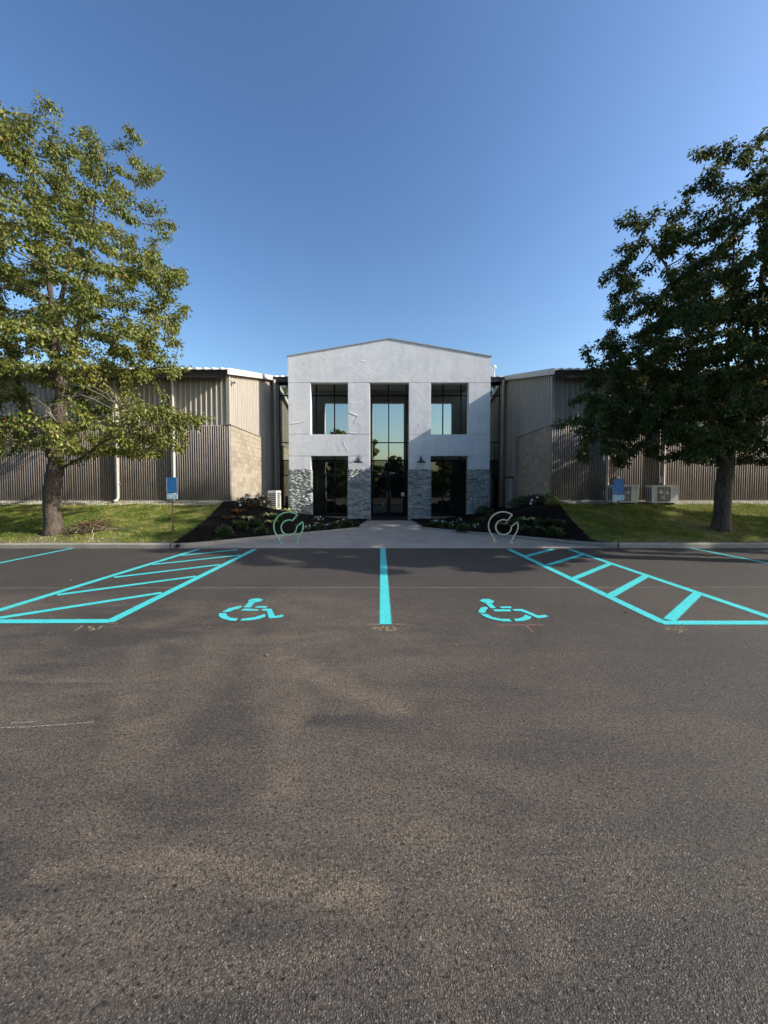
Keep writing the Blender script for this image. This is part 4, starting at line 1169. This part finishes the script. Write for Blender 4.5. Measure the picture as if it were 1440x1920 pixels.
def tree(name, base, label, group, stems, lobes, n_att, n_leaf, base_r, leaf, leaf_len, seed, step=.3, kill=.34, droop=.55, leaf_mat_='leaf', dead=0):
    rs = np.random.RandomState(seed); base = np.array(base, float)
    t = tag(empty(name, tuple(base)), label, 'tree', group)
    # seed skeleton: explicit stems
    SP = [base]; SPar = [-1]
    ends = {}
    for st in stems:
        prev = ends.get(tuple(st[0]), 0) if st[0] is not None else 0
        pts = [np.array(p, float) for p in st[1:]]
        for p in pts:
            a = SP[prev]; L = np.linalg.norm(p - a); m = max(1, int(L / .28))
            for k in range(1, m + 1):
                f = k / m; w = rs.normal(0, .018, 3) if k < m else 0
                SP.append(a + (p - a) * f + w); SPar.append(prev if k == 1 else len(SP) - 2)
                if k == 1: SPar[-1] = prev
            prev = len(SP) - 1; ends[tuple(np.round(p, 4))] = prev
    lob = np.array(lobes, float); vol = (lob[:, 3] ** 2.0); pr = vol / vol.sum()
    ch = rs.choice(len(lob), n_att, p=pr); dirs = unit(rs.normal(size=(n_att, 3))); rad = rs.uniform(.25, 1, n_att) ** .5
    att = lob[ch, :3] + dirs * (rad * lob[ch, 3])[:, None] * np.array([1, 1, .82])
    P_, par = grow(SP, SPar, att, step, kill, 60, rs)
    V, F, cnt, r, d = tree_mesh(P_, par, .006, .46, base_r, .38)
    np_mesh('trunk', V, F, M['bark'], t, smooth=True)
    # leaves hang in tufts round the fine twigs
    tw = np.where((cnt <= 5) & (np.arange(len(P_)) >= len(SP)))[0]
    w = 1.0 / cnt[tw]; k = rs.choice(tw, n_leaf, p=w / w.sum())
    tuft = unit(rs.normal(size=(len(P_), 3)))
    back = rs.uniform(0, 1, n_leaf)
    off = unit(rs.normal(size=(n_leaf, 3))) * (rs.uniform(.02, 1, n_leaf) ** .7 * .19)[:, None]
    off[:, 2] *= .8
    base_p = P_[k] - d[k] * (back * step)[:, None] + off
    D = unit(off * 2.2 + rs.normal(0, .45, (n_leaf, 3)) * .3 + d[k] * .12 + np.array([0, 0, -droop]) * .6)
    N = unit(np.cross(D, rs.normal(size=(n_leaf, 3)))); N[N[:, 2] < 0] *= -1
    N = unit(N + np.array([0, 0, .55])); N = unit(N - D * (N * D).sum(1)[:, None])
    S = rs.uniform(.7, 1.2, n_leaf) * leaf_len
    LV, LF = leafquads(base_p, D, N, S, S * .58)
    tone = rs.uniform(0, 1, len(P_))
    # whole sprays share a tone
    for i in range(len(P_)):
        if par[i] >= 0 and rs.uniform() < .8: tone[i] = tone[par[i]] * .9 + tone[i] * .1
    rv = np.clip(.55 * tone[k] + .45 * rs.uniform(0, 1, n_leaf), 0, 1)
    rv = np.where(rs.uniform(size=n_leaf) < .03, rs.uniform(.9, 1, n_leaf), rv * .92)
    o = np_mesh('crown', LV, LF, M[leaf], t, {'rnd': np.repeat(rv, 4)})
    return t, P_, par, cnt
def px_lobes(Y, lst, axis_px, rmax_px, seed):
    rnd = random.Random(seed); out = []
    for u, v, rp in lst:
        p = AT(u, v, Y); rr = rp / 720 * Y
        out.append((p.x, p.y, p.z, rr))
        dx = (u - axis_px) / 720 * Y; Rm = rmax_px / 720 * Y
        dep = math.sqrt(max(0, Rm*Rm - dx*dx))
        if dep > rr * .7:
            for sg in (-1, 1):
                f = rnd.uniform(.45, .8) * dep * sg
                out.append((p.x * (1 + f / Y * .0) + rnd.uniform(-.3, .3) * rr, p.y + f, HC + (p.z - HC) * (1 + .75 * f / Y) , rr * rnd.uniform(.8, 1.0)))
    return out
YT = 11.0
T_ = lambda u, v, dy=0: tuple(AT(u, v, YT + dy))
bx = AT(100, 960, YT).x; base = (bx, YT, H(bx, YT) - .03)
f0 = T_(103, 882); f1 = T_(112, 762); f2 = T_(72, 800)
stems = [[None, T_(97, 940), f0], [np.round(f0, 4), f1, T_(112, 690), T_(96, 560), T_(78, 420), T_(50, 260)], [np.round(f0, 4), f2, T_(40, 740, .3), T_(12, 620, .5), T_(-30, 460, .4)],
         [np.round(f1, 4), T_(128, 690, .4), T_(150, 600, .5), T_(170, 470, .5), T_(180, 340, .4)], [np.round(f0, 4), T_(150, 860, -.4), T_(200, 825, -.7), T_(270, 800, -.8), T_(350, 788, -.8)],
         [np.round(f1, 4), T_(100, 660, -.5), T_(120, 540, -.8), T_(140, 430, -.9)], [np.round(f2, 4), T_(0, 800, -.5), T_(-80, 770, -.7)], [np.round(f1, 4), T_(190, 720, .5), T_(260, 690, .8), T_(320, 690, .8)]]
stems = [[(tuple(s_[0]) if s_[0] is not None else None)] + s_[1:] for s_ in stems]
LL = [(35,195,22),(60,225,35),(110,245,50),(20,260,50),(80,300,70),(150,285,50),(190,295,42),(205,335,32),(0,370,90),(110,390,90),(185,400,70),(225,375,35),(255,395,18),(60,470,100),(170,490,90),(250,470,48),(285,490,30),(-60,470,100),
      (290,520,48),(330,520,26),(230,560,62),(90,590,100),(-20,600,100),(190,620,70),(275,600,38),(-110,600,100),(140,660,62),(60,680,75),(230,660,55),(300,650,30),(-50,690,80),(265,690,40),(330,700,26),(15,740,55),(-60,780,70),
      (230,775,56),(290,785,50),(350,800,36),(250,815,44),(400,783,18),(200,845,36),(160,850,34),(345,782,32),(385,780,24),(180,815,46),(120,835,42),(50,815,52),(0,830,45),(270,840,40),(320,850,22),(-90,800,60),(90,770,28)]
lob = px_lobes(YT, LL, 70, 250, 4)
lob = [l for l in lob if l[1] < 14.3 and l[2] > 2.6]
LT = tree('pear_tree', base, 'sunlit yellowish green tree with pale bark on the lawn beside the slanting hatched aisle', 'trees on the front lawns', stems, lob, 3000, 105000, .205, 'leaf', .098, 7)

YT = 11.3
bx = AT(1352, 960, YT).x; base = (bx, YT, H(bx, YT) - .03)
f0 = T_(1362, 880); f1 = T_(1385, 780)
stems = [[None, T_(1355, 940), f0], [np.round(f0, 4), f1, T_(1405, 700), T_(1425, 580), T_(1440, 420), T_(1450, 290)], [np.round(f0, 4), T_(1368, 790, .3), T_(1362, 700, .5), T_(1372, 560, .6), T_(1380, 420, .5)],
         [np.round(f0, 4), T_(1340, 800, -.4), T_(1300, 720, -.6), T_(1290, 620, -.7), T_(1250, 500, -.6), T_(1200, 430, -.5)], [np.round(f0, 4), T_(1420, 850, -.4), T_(1480, 810, -.5)], [np.round(f1, 4), T_(1470, 700, .2), T_(1530, 600, .3)],
         [np.round(f0, 4), T_(1290, 800, .5), T_(1210, 760, .8), T_(1120, 740, .8)]]
stems = [[(tuple(s_[0]) if s_[0] is not None else None)] + s_[1:] for s_ in stems]
RL = [(1440,255,32),(1412,275,24),(1355,280,38),(1310,290,26),(1370,330,58),(1310,350,42),(1430,350,70),(1300,410,34),(1262,400,20),(1255,450,26),(1185,405,28),(1160,415,18),(1215,455,36),(1170,470,24),(1150,510,26),(1200,520,40),(1340,430,65),(1410,460,85),(1270,520,45),(1350,540,75),(1240,580,50),(1185,570,28),(1165,600,20),(1430,590,95),(1310,620,60),
      (1230,640,50),(1160,650,40),(1115,655,30),(1092,680,18),(1180,690,50),(1260,690,60),(1340,690,65),(1130,715,38),(1090,735,22),(1420,700,80),(1200,750,50),(1120,770,38),(1075,770,24),(1060,800,18),(1280,760,55),(1150,800,42),(1215,815,40),(1100,825,26),(1160,850,24),(1290,820,30),(1350,770,35),(1430,790,55),(1520,560,110),(1550,700,100),(1500,400,95),(1500,800,60),(1470,300,60),(1600,620,80),(1100,850,30),(1150,835,40),(1230,850,34),(1300,845,30),(1250,790,50),(1200,790,45),(1390,840,32),(1450,850,40),(1340,840,26),(1120,800,42),(1070,820,22),(1330,600,60),(1250,720,55),(1380,640,60)]
lob = px_lobes(YT, RL, 1400, 230, 5)
lob = [l for l in lob if l[1] < 14.3 and l[2] > 2.25 and not (l[2] > 8.8 and l[1] > 12.0)]
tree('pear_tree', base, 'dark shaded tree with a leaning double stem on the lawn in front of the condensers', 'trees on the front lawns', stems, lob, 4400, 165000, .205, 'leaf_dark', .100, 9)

# trees out of view to the right (their shade falls on the lot) and behind the viewer (mirrored in the glass)
def park_tree(x, y, h, cr, label, seed, nl, leaf='leaf_dark', low=.28, ll=.2, group=None):
    rnd = random.Random(seed); b0 = (x, y, -.05); lob = []
    for k in range(24):
        f = rnd.uniform(low, 1); rr = cr * (math.sin(math.pi * min(1, (f - low) / (1 - low) * .85 + .15)) * .8 + .1); a = rnd.uniform(0, 6.28)
        q = rnd.uniform(.2, .75); lob.append((x + math.cos(a)*rr*q, y + math.sin(a)*rr*q, h*f*.92, cr*rnd.uniform(.28, .45)))
    st = [[None, (x + .05, y, h*low*.8), (x - .1, y + .1, h*.6), (x + .1, y - .05, h*.85)]]
    tree('shade_tree', b0, label, group, st, lob, 700, nl, h*.022, leaf, ll, seed, .42, .5)
tag(MB().prism([(11.8, -3), (40, -3), (40, 9.6), (11.8, 9.6)], -.04, .11).build('lawn', M['soil']), kind='structure')
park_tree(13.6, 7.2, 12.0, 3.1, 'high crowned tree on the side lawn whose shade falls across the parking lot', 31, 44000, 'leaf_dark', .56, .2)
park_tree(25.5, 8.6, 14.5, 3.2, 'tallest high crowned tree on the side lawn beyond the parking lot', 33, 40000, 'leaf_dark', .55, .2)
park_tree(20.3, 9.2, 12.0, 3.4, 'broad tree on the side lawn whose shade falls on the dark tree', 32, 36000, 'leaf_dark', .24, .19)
for k, (x, y, h, c_, lf) in enumerate([(-6.6, -16, 10.6, 2.6, 'leaf'), (-1.4, -16, 9.2, 1.5, 'leaf'), (1.6, -17, 6.4, 2.4, 'leaf_dark'), (4.6, -16.5, 6.0, 2.4, 'leaf_dark'), (-3.9, -18, 7.4, 2.4, 'leaf_dark'), (8.4, -17, 6.6, 2.8, 'leaf'), (-10.5, -17, 8.0, 3, 'leaf_dark'), (12.8, -17, 6.8, 3, 'leaf_dark'), (-15.5, -17, 8, 3.2, 'leaf')]):
    park_tree(x, y, h, c_, {0: 'tall tree whose top is mirrored in the upper window left of the door', 1: 'narrow tree mirrored at the edge of the tall central glazing'}.get(k, 'bushy tree along the far side of the lot, mirrored in the entrance glass'), 50 + k, 12000, lf, .08, .28, 'trees behind the lot')
rs = np.random.RandomState(77); n = 60000
x = rs.uniform(-45, 45, n); zt = 3.6 + 1.6*np.sin(x*.7) + 1.0*np.sin(x*1.9 + 1); Pq = np.stack([x, rs.uniform(-24, -19, n), rs.uniform(0, 1, n)**.8 * zt], 1)
Dq = unit(rs.normal(size=(n, 3))); Nq = unit(rs.normal(size=(n, 3)) + np.array([0, 0, 1])); Nq = unit(Nq - Dq*(Nq*Dq).sum(1)[:, None]); Sq = rs.uniform(.25, .5, n)
Vq, Fq = leafquads(Pq, Dq, Nq, Sq, Sq*.6)
tag(np_mesh('thicket', Vq, Fq, M['leaf_dark'], None, {'rnd': np.repeat(rs.uniform(0, 1, n), 4)}), 'dense dark thicket beyond the lot, mirrored in the entrance glass', 'thicket', kind='stuff')
park_tree(17.5, 68, 22.0, 7, 'distant treetop showing just above the right wing roof', 71, 6000, 'leaf', .4, .5)

# ------------------------------------------------------------------ grass
def vnoise(x, y, seed, sc):
    rs = np.random.RandomState(seed); g_ = rs.uniform(size=(128, 128))
    fx, fy = x * sc + 40, y * sc + 40; ix, iy = np.floor(fx).astype(int), np.floor(fy).astype(int); tx, ty = fx - ix, fy - iy
    tx = tx*tx*(3-2*tx); ty = ty*ty*(3-2*ty); q = lambda a, b: g_[a % 128, b % 128]
    return (q(ix, iy)*(1-tx) + q(ix+1, iy)*tx)*(1-ty) + (q(ix, iy+1)*(1-tx) + q(ix+1, iy+1)*tx)*ty
for s in (-1, 1):
    rs = np.random.RandomState(60 + s); n = 150000
    a = 4.9 + 12.5 * rs.uniform(0, 1, n) ** 1.15; x = AX + s * a; y = rs.uniform(10.18, 14.8, n)
    bed = inside(BEDP[s], x, y)
    tx, ty = (AT(100, 960, 11.0).x, 11.0) if s < 0 else (AT(1352, 960, 11.3).x, 11.3)
    dt = np.hypot(x - tx, (y - ty))
    dry = vnoise(x, y, 2 + s, 1.3) * .6 + vnoise(x, y, 5 + s, 4.5) * .45 - .1 + .35 * np.clip(1 - (y - 10.15) / .55, 0, 1) + .30 * np.clip(1 - dt / 1.3, 0, 1) + .10 * np.clip((y - 13.6), 0, 1)
    bare = (dt < .35) | ((dt < 1.2) & (rs.uniform(size=n) < .65 * (1 - dt/1.2))) | ((y < 10.5) & (rs.uniform(size=n) < .25)) | ((y > 14.3) & (rs.uniform(size=n) < .6)) | ((dry > .62) & (rs.uniform(size=n) < .45))
    ok = ~bed & ~bare & ~((np.abs(x - AX) < 5.72) & (y < 10.6)); x, y, dry = x[ok], y[ok], dry[ok]; n = len(x)
    z = hgt(x, y) - .004; h = rs.uniform(.03, .075, n) * (.5 + 1.2 * vnoise(x, y, 17, 7.0)) * (1 - .35 * np.clip(dry - .3, 0, 1)); an = rs.uniform(0, 6.28, n); w = rs.uniform(.004, .009, n)
    B = np.stack([x, y, z], 1); tdir = np.stack([np.cos(an), np.sin(an), np.zeros(n)], 1); ln = np.stack([rs.normal(0, .5, n), rs.normal(0, .5, n), np.ones(n)], 1)
    V = np.stack([B - tdir*w[:, None], B + tdir*w[:, None], B + unit(ln)*h[:, None]], 1).reshape(-1, 3)
    F = np.arange(n*3).reshape(-1, 3)
    rv = np.clip(dry * .9 + .5 * (vnoise(x, y, 23, 6.0) - .5) + rs.uniform(-.2, .2, n), 0, 1)
    tag(np_mesh('grass', V, F, M['grass'], None, {'rnd': np.repeat(rv, 3)}), 'short mown grass with dry patches on the ' + ('sunlit' if s < 0 else 'shaded') + ' front lawn', 'grass', kind='stuff')
    # mulch chips on the bed
    m = 9000; x0, x1 = sorted((AX + s*.9, AX + s*6.5)); x = rs.uniform(x0, x1, m); y = rs.uniform(10.2, 20.7, m); ok = inside(BEDP[s], x, y); x, y = x[ok], y[ok]; m = len(x)
    Pp = np.stack([x, y, hgt(x, y) + .03], 1); D = unit(np.stack([rs.normal(size=m), rs.normal(size=m), rs.normal(0, .3, m)], 1)); N = unit(np.stack([rs.normal(0, .4, m), rs.normal(0, .4, m), np.ones(m)], 1)); N = unit(N - D*(N*D).sum(1)[:, None])
    S = rs.uniform(.03, .09, m); V, F = leafquads(Pp, D, N, S, S*.35, .3)
    tag(np_mesh('mulch_chips', V, F, M['chip'], None, {'rnd': np.repeat(rs.uniform(0, 1, m), 4)}), 'dark shredded bark mulch over the bed beside the ' + ('green' if s < 0 else 'cream') + ' rack', 'mulch', kind='stuff')
    # fallen leaves under the tree and a few blown on to the lot and walk
    m = 420; r_ = np.abs(rs.normal(0, .8, m)); an = rs.uniform(0, 6.28, m); x = tx + np.cos(an)*r_*1.6; y = np.maximum(ty + np.sin(an)*r_, 10.22)
    y = np.minimum(y, 14.2); z = hgt(x, y) + .035
    q = 45; x = np.append(x, rs.uniform(min(0, s*11), max(0, s*11), q)); yy = rs.uniform(3.5, 9.9, q); y = np.append(y, yy); z = np.append(z, np.full(q, .008)); m += q
    D = unit(np.stack([rs.normal(size=m), rs.normal(size=m), rs.normal(0, .15, m)], 1)); N = unit(np.stack([rs.normal(0, .35, m), rs.normal(0, .35, m), np.ones(m)], 1)); N = unit(N - D*(N*D).sum(1)[:, None])
    S = rs.uniform(.03, .065, m); V, F = leafquads(np.stack([x, y, z], 1), D, N, S, S*.6)
    tag(np_mesh('fallen_leaves', V, F, M['dead_leaf'], None, {'rnd': np.repeat(rs.uniform(.2, 1, m), 4)}), 'brown fallen leaves around the foot of the ' + ('sunlit' if s < 0 else 'dark') + ' tree', 'leaves', kind='stuff')

# ------------------------------------------------------------------ bed plants
def strap(rs, n, L, W, rise, seg=5):
    """arching strap leaves from one point; returns V, F, leaf index per vertex"""
    V = []; F = []; I = []
    for k in range(n):
        a = rs.uniform(0, 6.28); L_ = L * rs.uniform(.65, 1.1); w = W * rs.uniform(.7, 1.1); up = rise * rs.uniform(.6, 1.2); tx, ty = -math.sin(a), math.cos(a)
        p = np.array([math.cos(a)*.02, math.sin(a)*.02, 0.]); th = math.atan(up); i0 = len(V)
        for q in range(seg + 1):
            f = q / seg; ww = w * (math.sin(math.pi * (.12 + .86*f)) ** .8) / 2
            V.append((p[0]-tx*ww, p[1]-ty*ww, p[2])); V.append((p[0]+tx*ww, p[1]+ty*ww, p[2])); I += [k, k]
            th -= rs.uniform(.18, .42); p = p + np.array([math.cos(a)*math.cos(th), math.sin(a)*math.cos(th), math.sin(th)]) * L_/seg
        for q in range(seg): F.append((i0+2*q, i0+2*q+1, i0+2*q+3, i0+2*q+2))
    return np.array(V), np.array(F), np.array(I)
def plant(name, u, v, label, cat, kind, size, seed, Y=None):
    # stand on the bed where the sight line meets it
    r = ray(u, v); lo_, hi_ = 10.3, 18.3
    if Y is None:
        Y = 18.0
        for k in range(400):
            yy = lo_ + (hi_ - lo_) * k / 399; q = AT(u, v, yy)
            if q.z <= H(q.x, yy) + .03: Y = yy; break
    p = AT(u, v, Y); x = p.x; zg = H(x, Y) + .01
    rs = np.random.RandomState(seed); t = tag(empty(name, (x, Y, zg)), label, cat); o = np.array([x, Y, zg])
    if kind in ('hosta', 'lily', 'rust', 'grassy'):
        mt = {'hosta': 'hosta', 'lily': 'hosta', 'rust': 'rust', 'grassy': 'hosta'}[kind]
        pr = {'hosta': (44, 1.1, .24, 2.6), 'lily': (40, 1.3, .2, 3.0), 'rust': (90, 1.0, .06, 4.0), 'grassy': (50, 1.1, .06, 3.5)}[kind]
        V, F, I = strap(rs, pr[0], size*pr[1], size*pr[2], pr[3]); tone = rs.uniform(0, 1, pr[0])
        np_mesh('leaves', V + o, F, M[mt], t, {'rnd': tone[I]})
        b = MB(); b.lathe([(.03*1, zg-.03), (.025, zg+.03), (.0, zg+.05)], x, Y, 8); b.build('crown_base', M['lowgreen'], t)
    else:
        leaf = {'shrub': 'burgundy', 'bush': 'lowgreen', 'flower': 'lowgreen', 'dead': 'dead_leaf'}[kind]
        n = {'shrub': 900, 'bush': 800, 'flower': 260, 'dead': 500}[kind]
        d = unit(rs.normal(size=(n, 3))); d[:, 2] = np.abs(d[:, 2]); rad = size * (.45 + .55 * rs.uniform(0, 1, n) ** .5) * (1 + .25*np.sin(d[:, 0]*5 + seed)*np.cos(d[:, 1]*4))
        P_ = o + d * rad[:, None] * np.array([1, .8, .95]); D = unit(d + rs.normal(0, .6, (n, 3))); N = unit(rs.normal(size=(n, 3)) + np.array([0, 0, 1.2])); N = unit(N - D*(N*D).sum(1)[:, None])
        S = rs.uniform(.6, 1.2, n) * (.085 if kind in ('shrub', 'bush') else .05); V, F = leafquads(P_, D, N, S, S*.5)
        np_mesh('leaves', V, F, M[leaf], t, {'rnd': np.repeat(rs.uniform(0, 1, n), 4)})
        b = MB()
        for q in range(9):
            dd = d[q*7]; e = o + dd*size*.8*np.array([1, .8, .95]); b.tube([tuple(o - np.array([0, 0, .04])), tuple((o + e)/2 + np.array([0, 0, .03])), tuple(e)], [.009, .006, .003], 4)
        b.build('stem', M['bark'], t)
        if kind in ('shrub', 'flower'):
            nf = {'shrub': 8, 'flower': 7}[kind]; VV = []; FF = []; c0 = 0
            for q in range(nf):
                dd = unit(rs.normal(size=(1, 3)) + np.array([[0, -.7, .9]]))[0]; c_ = o + dd*size*1.12*np.array([1, .8, 1.0]); m = 6; an = np.arange(m)*2*np.pi/m
                tq = unit(np.cross(dd, [[.3, .2, 1]]))[0]; bq = np.cross(dd, tq); Dq = unit(np.cos(an)[:, None]*tq + np.sin(an)[:, None]*bq + dd*.35)
                Nq = unit(np.tile(dd, (m, 1)) - Dq*(dd*Dq).sum(1)[:, None]); s_ = np.full(m, .040 if kind == 'flower' else .055) * rs.uniform(.7, 1.15)
                v_, f_ = leafquads(np.tile(c_, (m, 1)), Dq, Nq, s_, s_*.85, .05); VV.append(v_); FF.append(f_ + c0); c0 += len(v_)
            tag(np_mesh('petals', np.concatenate(VV), np.concatenate(FF), M['petal'], t, {'rnd': rs.uniform(0, 1, c0)}), kind='stuff')
    return t
plant('flowering_shrub', 462, 957, 'dark burgundy shrub with white blossoms at the wing corner', 'shrub', 'shrub', .42, 1, 14.3)
plant('flowering_shrub', 488, 958, 'dark burgundy shrub with white blossoms in front of the louvred condenser', 'shrub', 'shrub', .42, 2, 14.9)
plant('rust_grass', 446, 962, 'tall rusty orange tufted plant behind the yellow hosta', 'plant', 'rust', .36, 3)
plant('rust_grass', 424, 973, 'low rusty red tuft at the lawn edge of the bed', 'plant', 'rust', .22, 4)
plant('rust_grass', 436, 972, 'low rusty red tuft beside the yellow hosta', 'plant', 'rust', .22, 5)
plant('hosta', 464, 973, 'yellow-green hosta alone on the dark mulch by the green rack', 'plant', 'hosta', .30, 6)
plant('lily', 506, 969, 'yellow-green lily with broad leaves behind the green rack', 'plant', 'lily', .30, 7)
plant('lily', 509, 981, 'small yellow-green lily touching the green rack', 'plant', 'lily', .24, 8)
plant('border_plant', 543, 966, 'tall green grassy plant at the foot of the sunlit end pier', 'plant', 'grassy', .45, 9, 17.9)
plant('border_plant', 516, 952, 'small green tuft growing by the louvred condenser', 'plant', 'grassy', .28, 10, 17.2)
for k, (u, v, lab) in enumerate([(577, 990, 'white flowers on the mulch right beside the green rack'), (593, 986, 'faded white flowers, second clump from the green rack'), (614, 988, 'dense white flower clump, third from the green rack'),
                                 (596, 975, 'tall thin white flowers against the sunlit end pier'), (636, 981, 'white flower clump before the left door pier'), (645, 979, 'white and violet flower clump touching the left door pier')]):
    plant('flower_clump', u, v, lab, 'flowers', 'flower', .13 if k != 3 else .2, 20 + k)
for k, (u, v, lab) in enumerate([(818, 979, 'white flower clump touching the right door pier'), (831, 981, 'white and violet flower clump, second from the right door pier'), (849, 984, 'dense white flower clump midway to the cream rack'),
                                 (862, 977, 'pale violet flowers in front of the dark opening'), (873, 986, 'faded violet flower clump near the cream rack'), (893, 988, 'white flower clump right beside the cream rack')]):
    plant('flower_clump', u, v, lab, 'flowers', 'flower', .13, 30 + k)
plant('green_bush', 908, 968, 'low dark green bush at the foot of the shaded end pier', 'shrub', 'bush', .40, 40, 17.6)
plant('hosta', 946, 985, 'yellow-green hosta seen through the cream rack', 'plant', 'hosta', .28, 41)
plant('hosta', 990, 976, 'yellow-green hosta alone on the mulch right of the cream rack', 'plant', 'hosta', .28, 42)
plant('flowering_shrub', 1005, 953, 'dark shrub with pinkish white blossoms under the shaded block wall', 'shrub', 'shrub', .36, 43, 14.8)
plant('green_bush', 975, 955, 'low dark bush beside the beige utility cabinet', 'shrub', 'bush', .42, 44, 15.6)
plant('green_bush', 1030, 955, 'low dark bush at the corner of the shaded wing', 'shrub', 'bush', .38, 45, 14.5)
for k, (u, v) in enumerate([(1012, 984), (1030, 983), (1048, 985)]):
    plant('border_plant', u, v, ['low dark leafy plant nearest the hosta by the cream rack', 'low dark leafy plant midway along the shaded bed', 'low dark leafy plant at the lawn edge of the shaded bed'][k], 'plant', 'bush', .16, 46 + k)

for s, lst in ((-1, [(600, 992), (625, 990), (650, 986), (560, 992), (480, 985), (450, 990), (520, 975), (490, 1000), (420, 1000)]), (1, [(812, 986), (838, 990), (868, 994), (900, 980), (925, 972), (970, 985), (985, 996), (1010, 1000), (1040, 1003)])):
    for k, (u, v) in enumerate(lst):
        tag(plant('border_plant', u, v, 'low dark leafy groundcover plant on the mulch beside the ' + ('green' if s < 0 else 'cream') + ' rack', 'plant', 'bush', .17 + .03*(k % 3), 120 + 20*s + k), group='groundcover in the bed by the ' + ('green' if s < 0 else 'cream') + ' rack')
# fallen branch with withered leaves on the sunlit lawn, and a sprouting root at the kerb
fb = tag(empty('fallen_branch', (AT(170, 990, 10.9).x, 10.9, H(-8.3, 10.9))), 'broken branch with withered brown leaves lying on the sunlit lawn', 'branch')
rs = np.random.RandomState(90); b = MB(); tips = []
p0 = np.array(AT(262, 985, 11.0)); p0[2] = H(p0[0], 11.0) + .03
p1 = np.array(AT(215, 972, 11.3)); p1[2] = H(p1[0], 11.3) + .12
b.tube([tuple(p0), tuple((p0 + p1)/2 + np.array([0, 0, .02])), tuple(p1)], [.012, .01, .006], 6)
p2 = np.array(AT(140, 985, 10.8)); p2[2] = H(p2[0], 10.8) + .06
b.tube([tuple((p0*.4 + p1*.6)), tuple((p1*.5 + p2*.5)), tuple(p2)], [.012, .009, .004], 6)
for k in range(26):
    f = rs.uniform(.15, 1); q = p1*(1-f) + p2*f; e = q + np.array([rs.normal(0, .14), rs.normal(0, .16), abs(rs.normal(.10, .08))]); b.tube([tuple(q), tuple(e)], [.005, .002], 4); tips.append(e)
b.build('branch_wood', M['twig'], fb)
tips = np.array(tips); n = 620; k = rs.randint(0, len(tips), n); Pp = tips[k] + rs.normal(0, .07, (n, 3)); Pp[:, 2] = np.maximum(Pp[:, 2], hgt(Pp[:, 0], Pp[:, 1]) + .02)
D = unit(rs.normal(size=(n, 3)) + np.array([0, 0, -.4])); N = unit(rs.normal(size=(n, 3)) + np.array([0, 0, .6])); N = unit(N - D*(N*D).sum(1)[:, None]); S = rs.uniform(.04, .085, n)
V, F = leafquads(Pp, D, N, S, S*.55, .3); np_mesh('withered_leaves', V, F, M['dead_leaf'], fb, {'rnd': np.repeat(rs.uniform(0, .9, n), 4)})
px_ = AT(172, 1015, 10.35); zg = H(px_.x, 10.35)
b = MB(); b.tube([(px_.x-.05, 10.3, zg-.02), (px_.x+.02, 10.34, zg+.08), (px_.x+.05, 10.36, zg+.16), (px_.x-.01, 10.38, zg+.26), (px_.x+.03, 10.4, zg+.36)], [.013, .012, .01, .008, .004], 6)
b.tube([(px_.x+.06, 10.32, zg-.02), (px_.x+.03, 10.35, zg+.10)], [.009, .007], 5)
tag(b.build('crooked_stick', M['twig'], None, True), 'crooked dry stick stuck upright in the lawn at the kerb', 'stick')
# bare dead twigs inside the sunlit tree's lower crown
rnd = random.Random(12); b = MB()
for (u0, v0, u1, v1) in [(108, 790, 60, 745), (108, 795, 75, 760), (112, 770, 125, 720), (112, 775, 135, 700), (100, 800, 88, 760), (120, 740, 215, 770), (118, 720, 240, 765), (150, 722, 260, 768), (105, 830, 150, 790), (110, 785, 140, 750)]:
    dy = rnd.uniform(-.7, -.1); p = AT(u0, v0, 11 + dy*.3); e = AT(u1, v1, 11 + dy); pts = [p.lerp(e, f) + Vector((rnd.uniform(-.05, .05), rnd.uniform(-.05, .05), rnd.uniform(-.06, .06) + .12*math.sin(math.pi*f))) for f in (0, .2, .4, .6, .8, 1)]
    b.tube(pts, [.011, .010, .008, .007, .005, .003], 5)
    for k in range(7):
        q = pts[rnd.randint(1, 5)]; d = Vector((rnd.uniform(-1, 1), rnd.uniform(-.6, .4), rnd.uniform(-.6, .7))) * rnd.uniform(.15, .4); b.tube([q, q + d*.5 + Vector((0, 0, .03)), q + d], [.005, .004, .002], 4)
b.build('dead_twigs', M['twig'], LT[0])
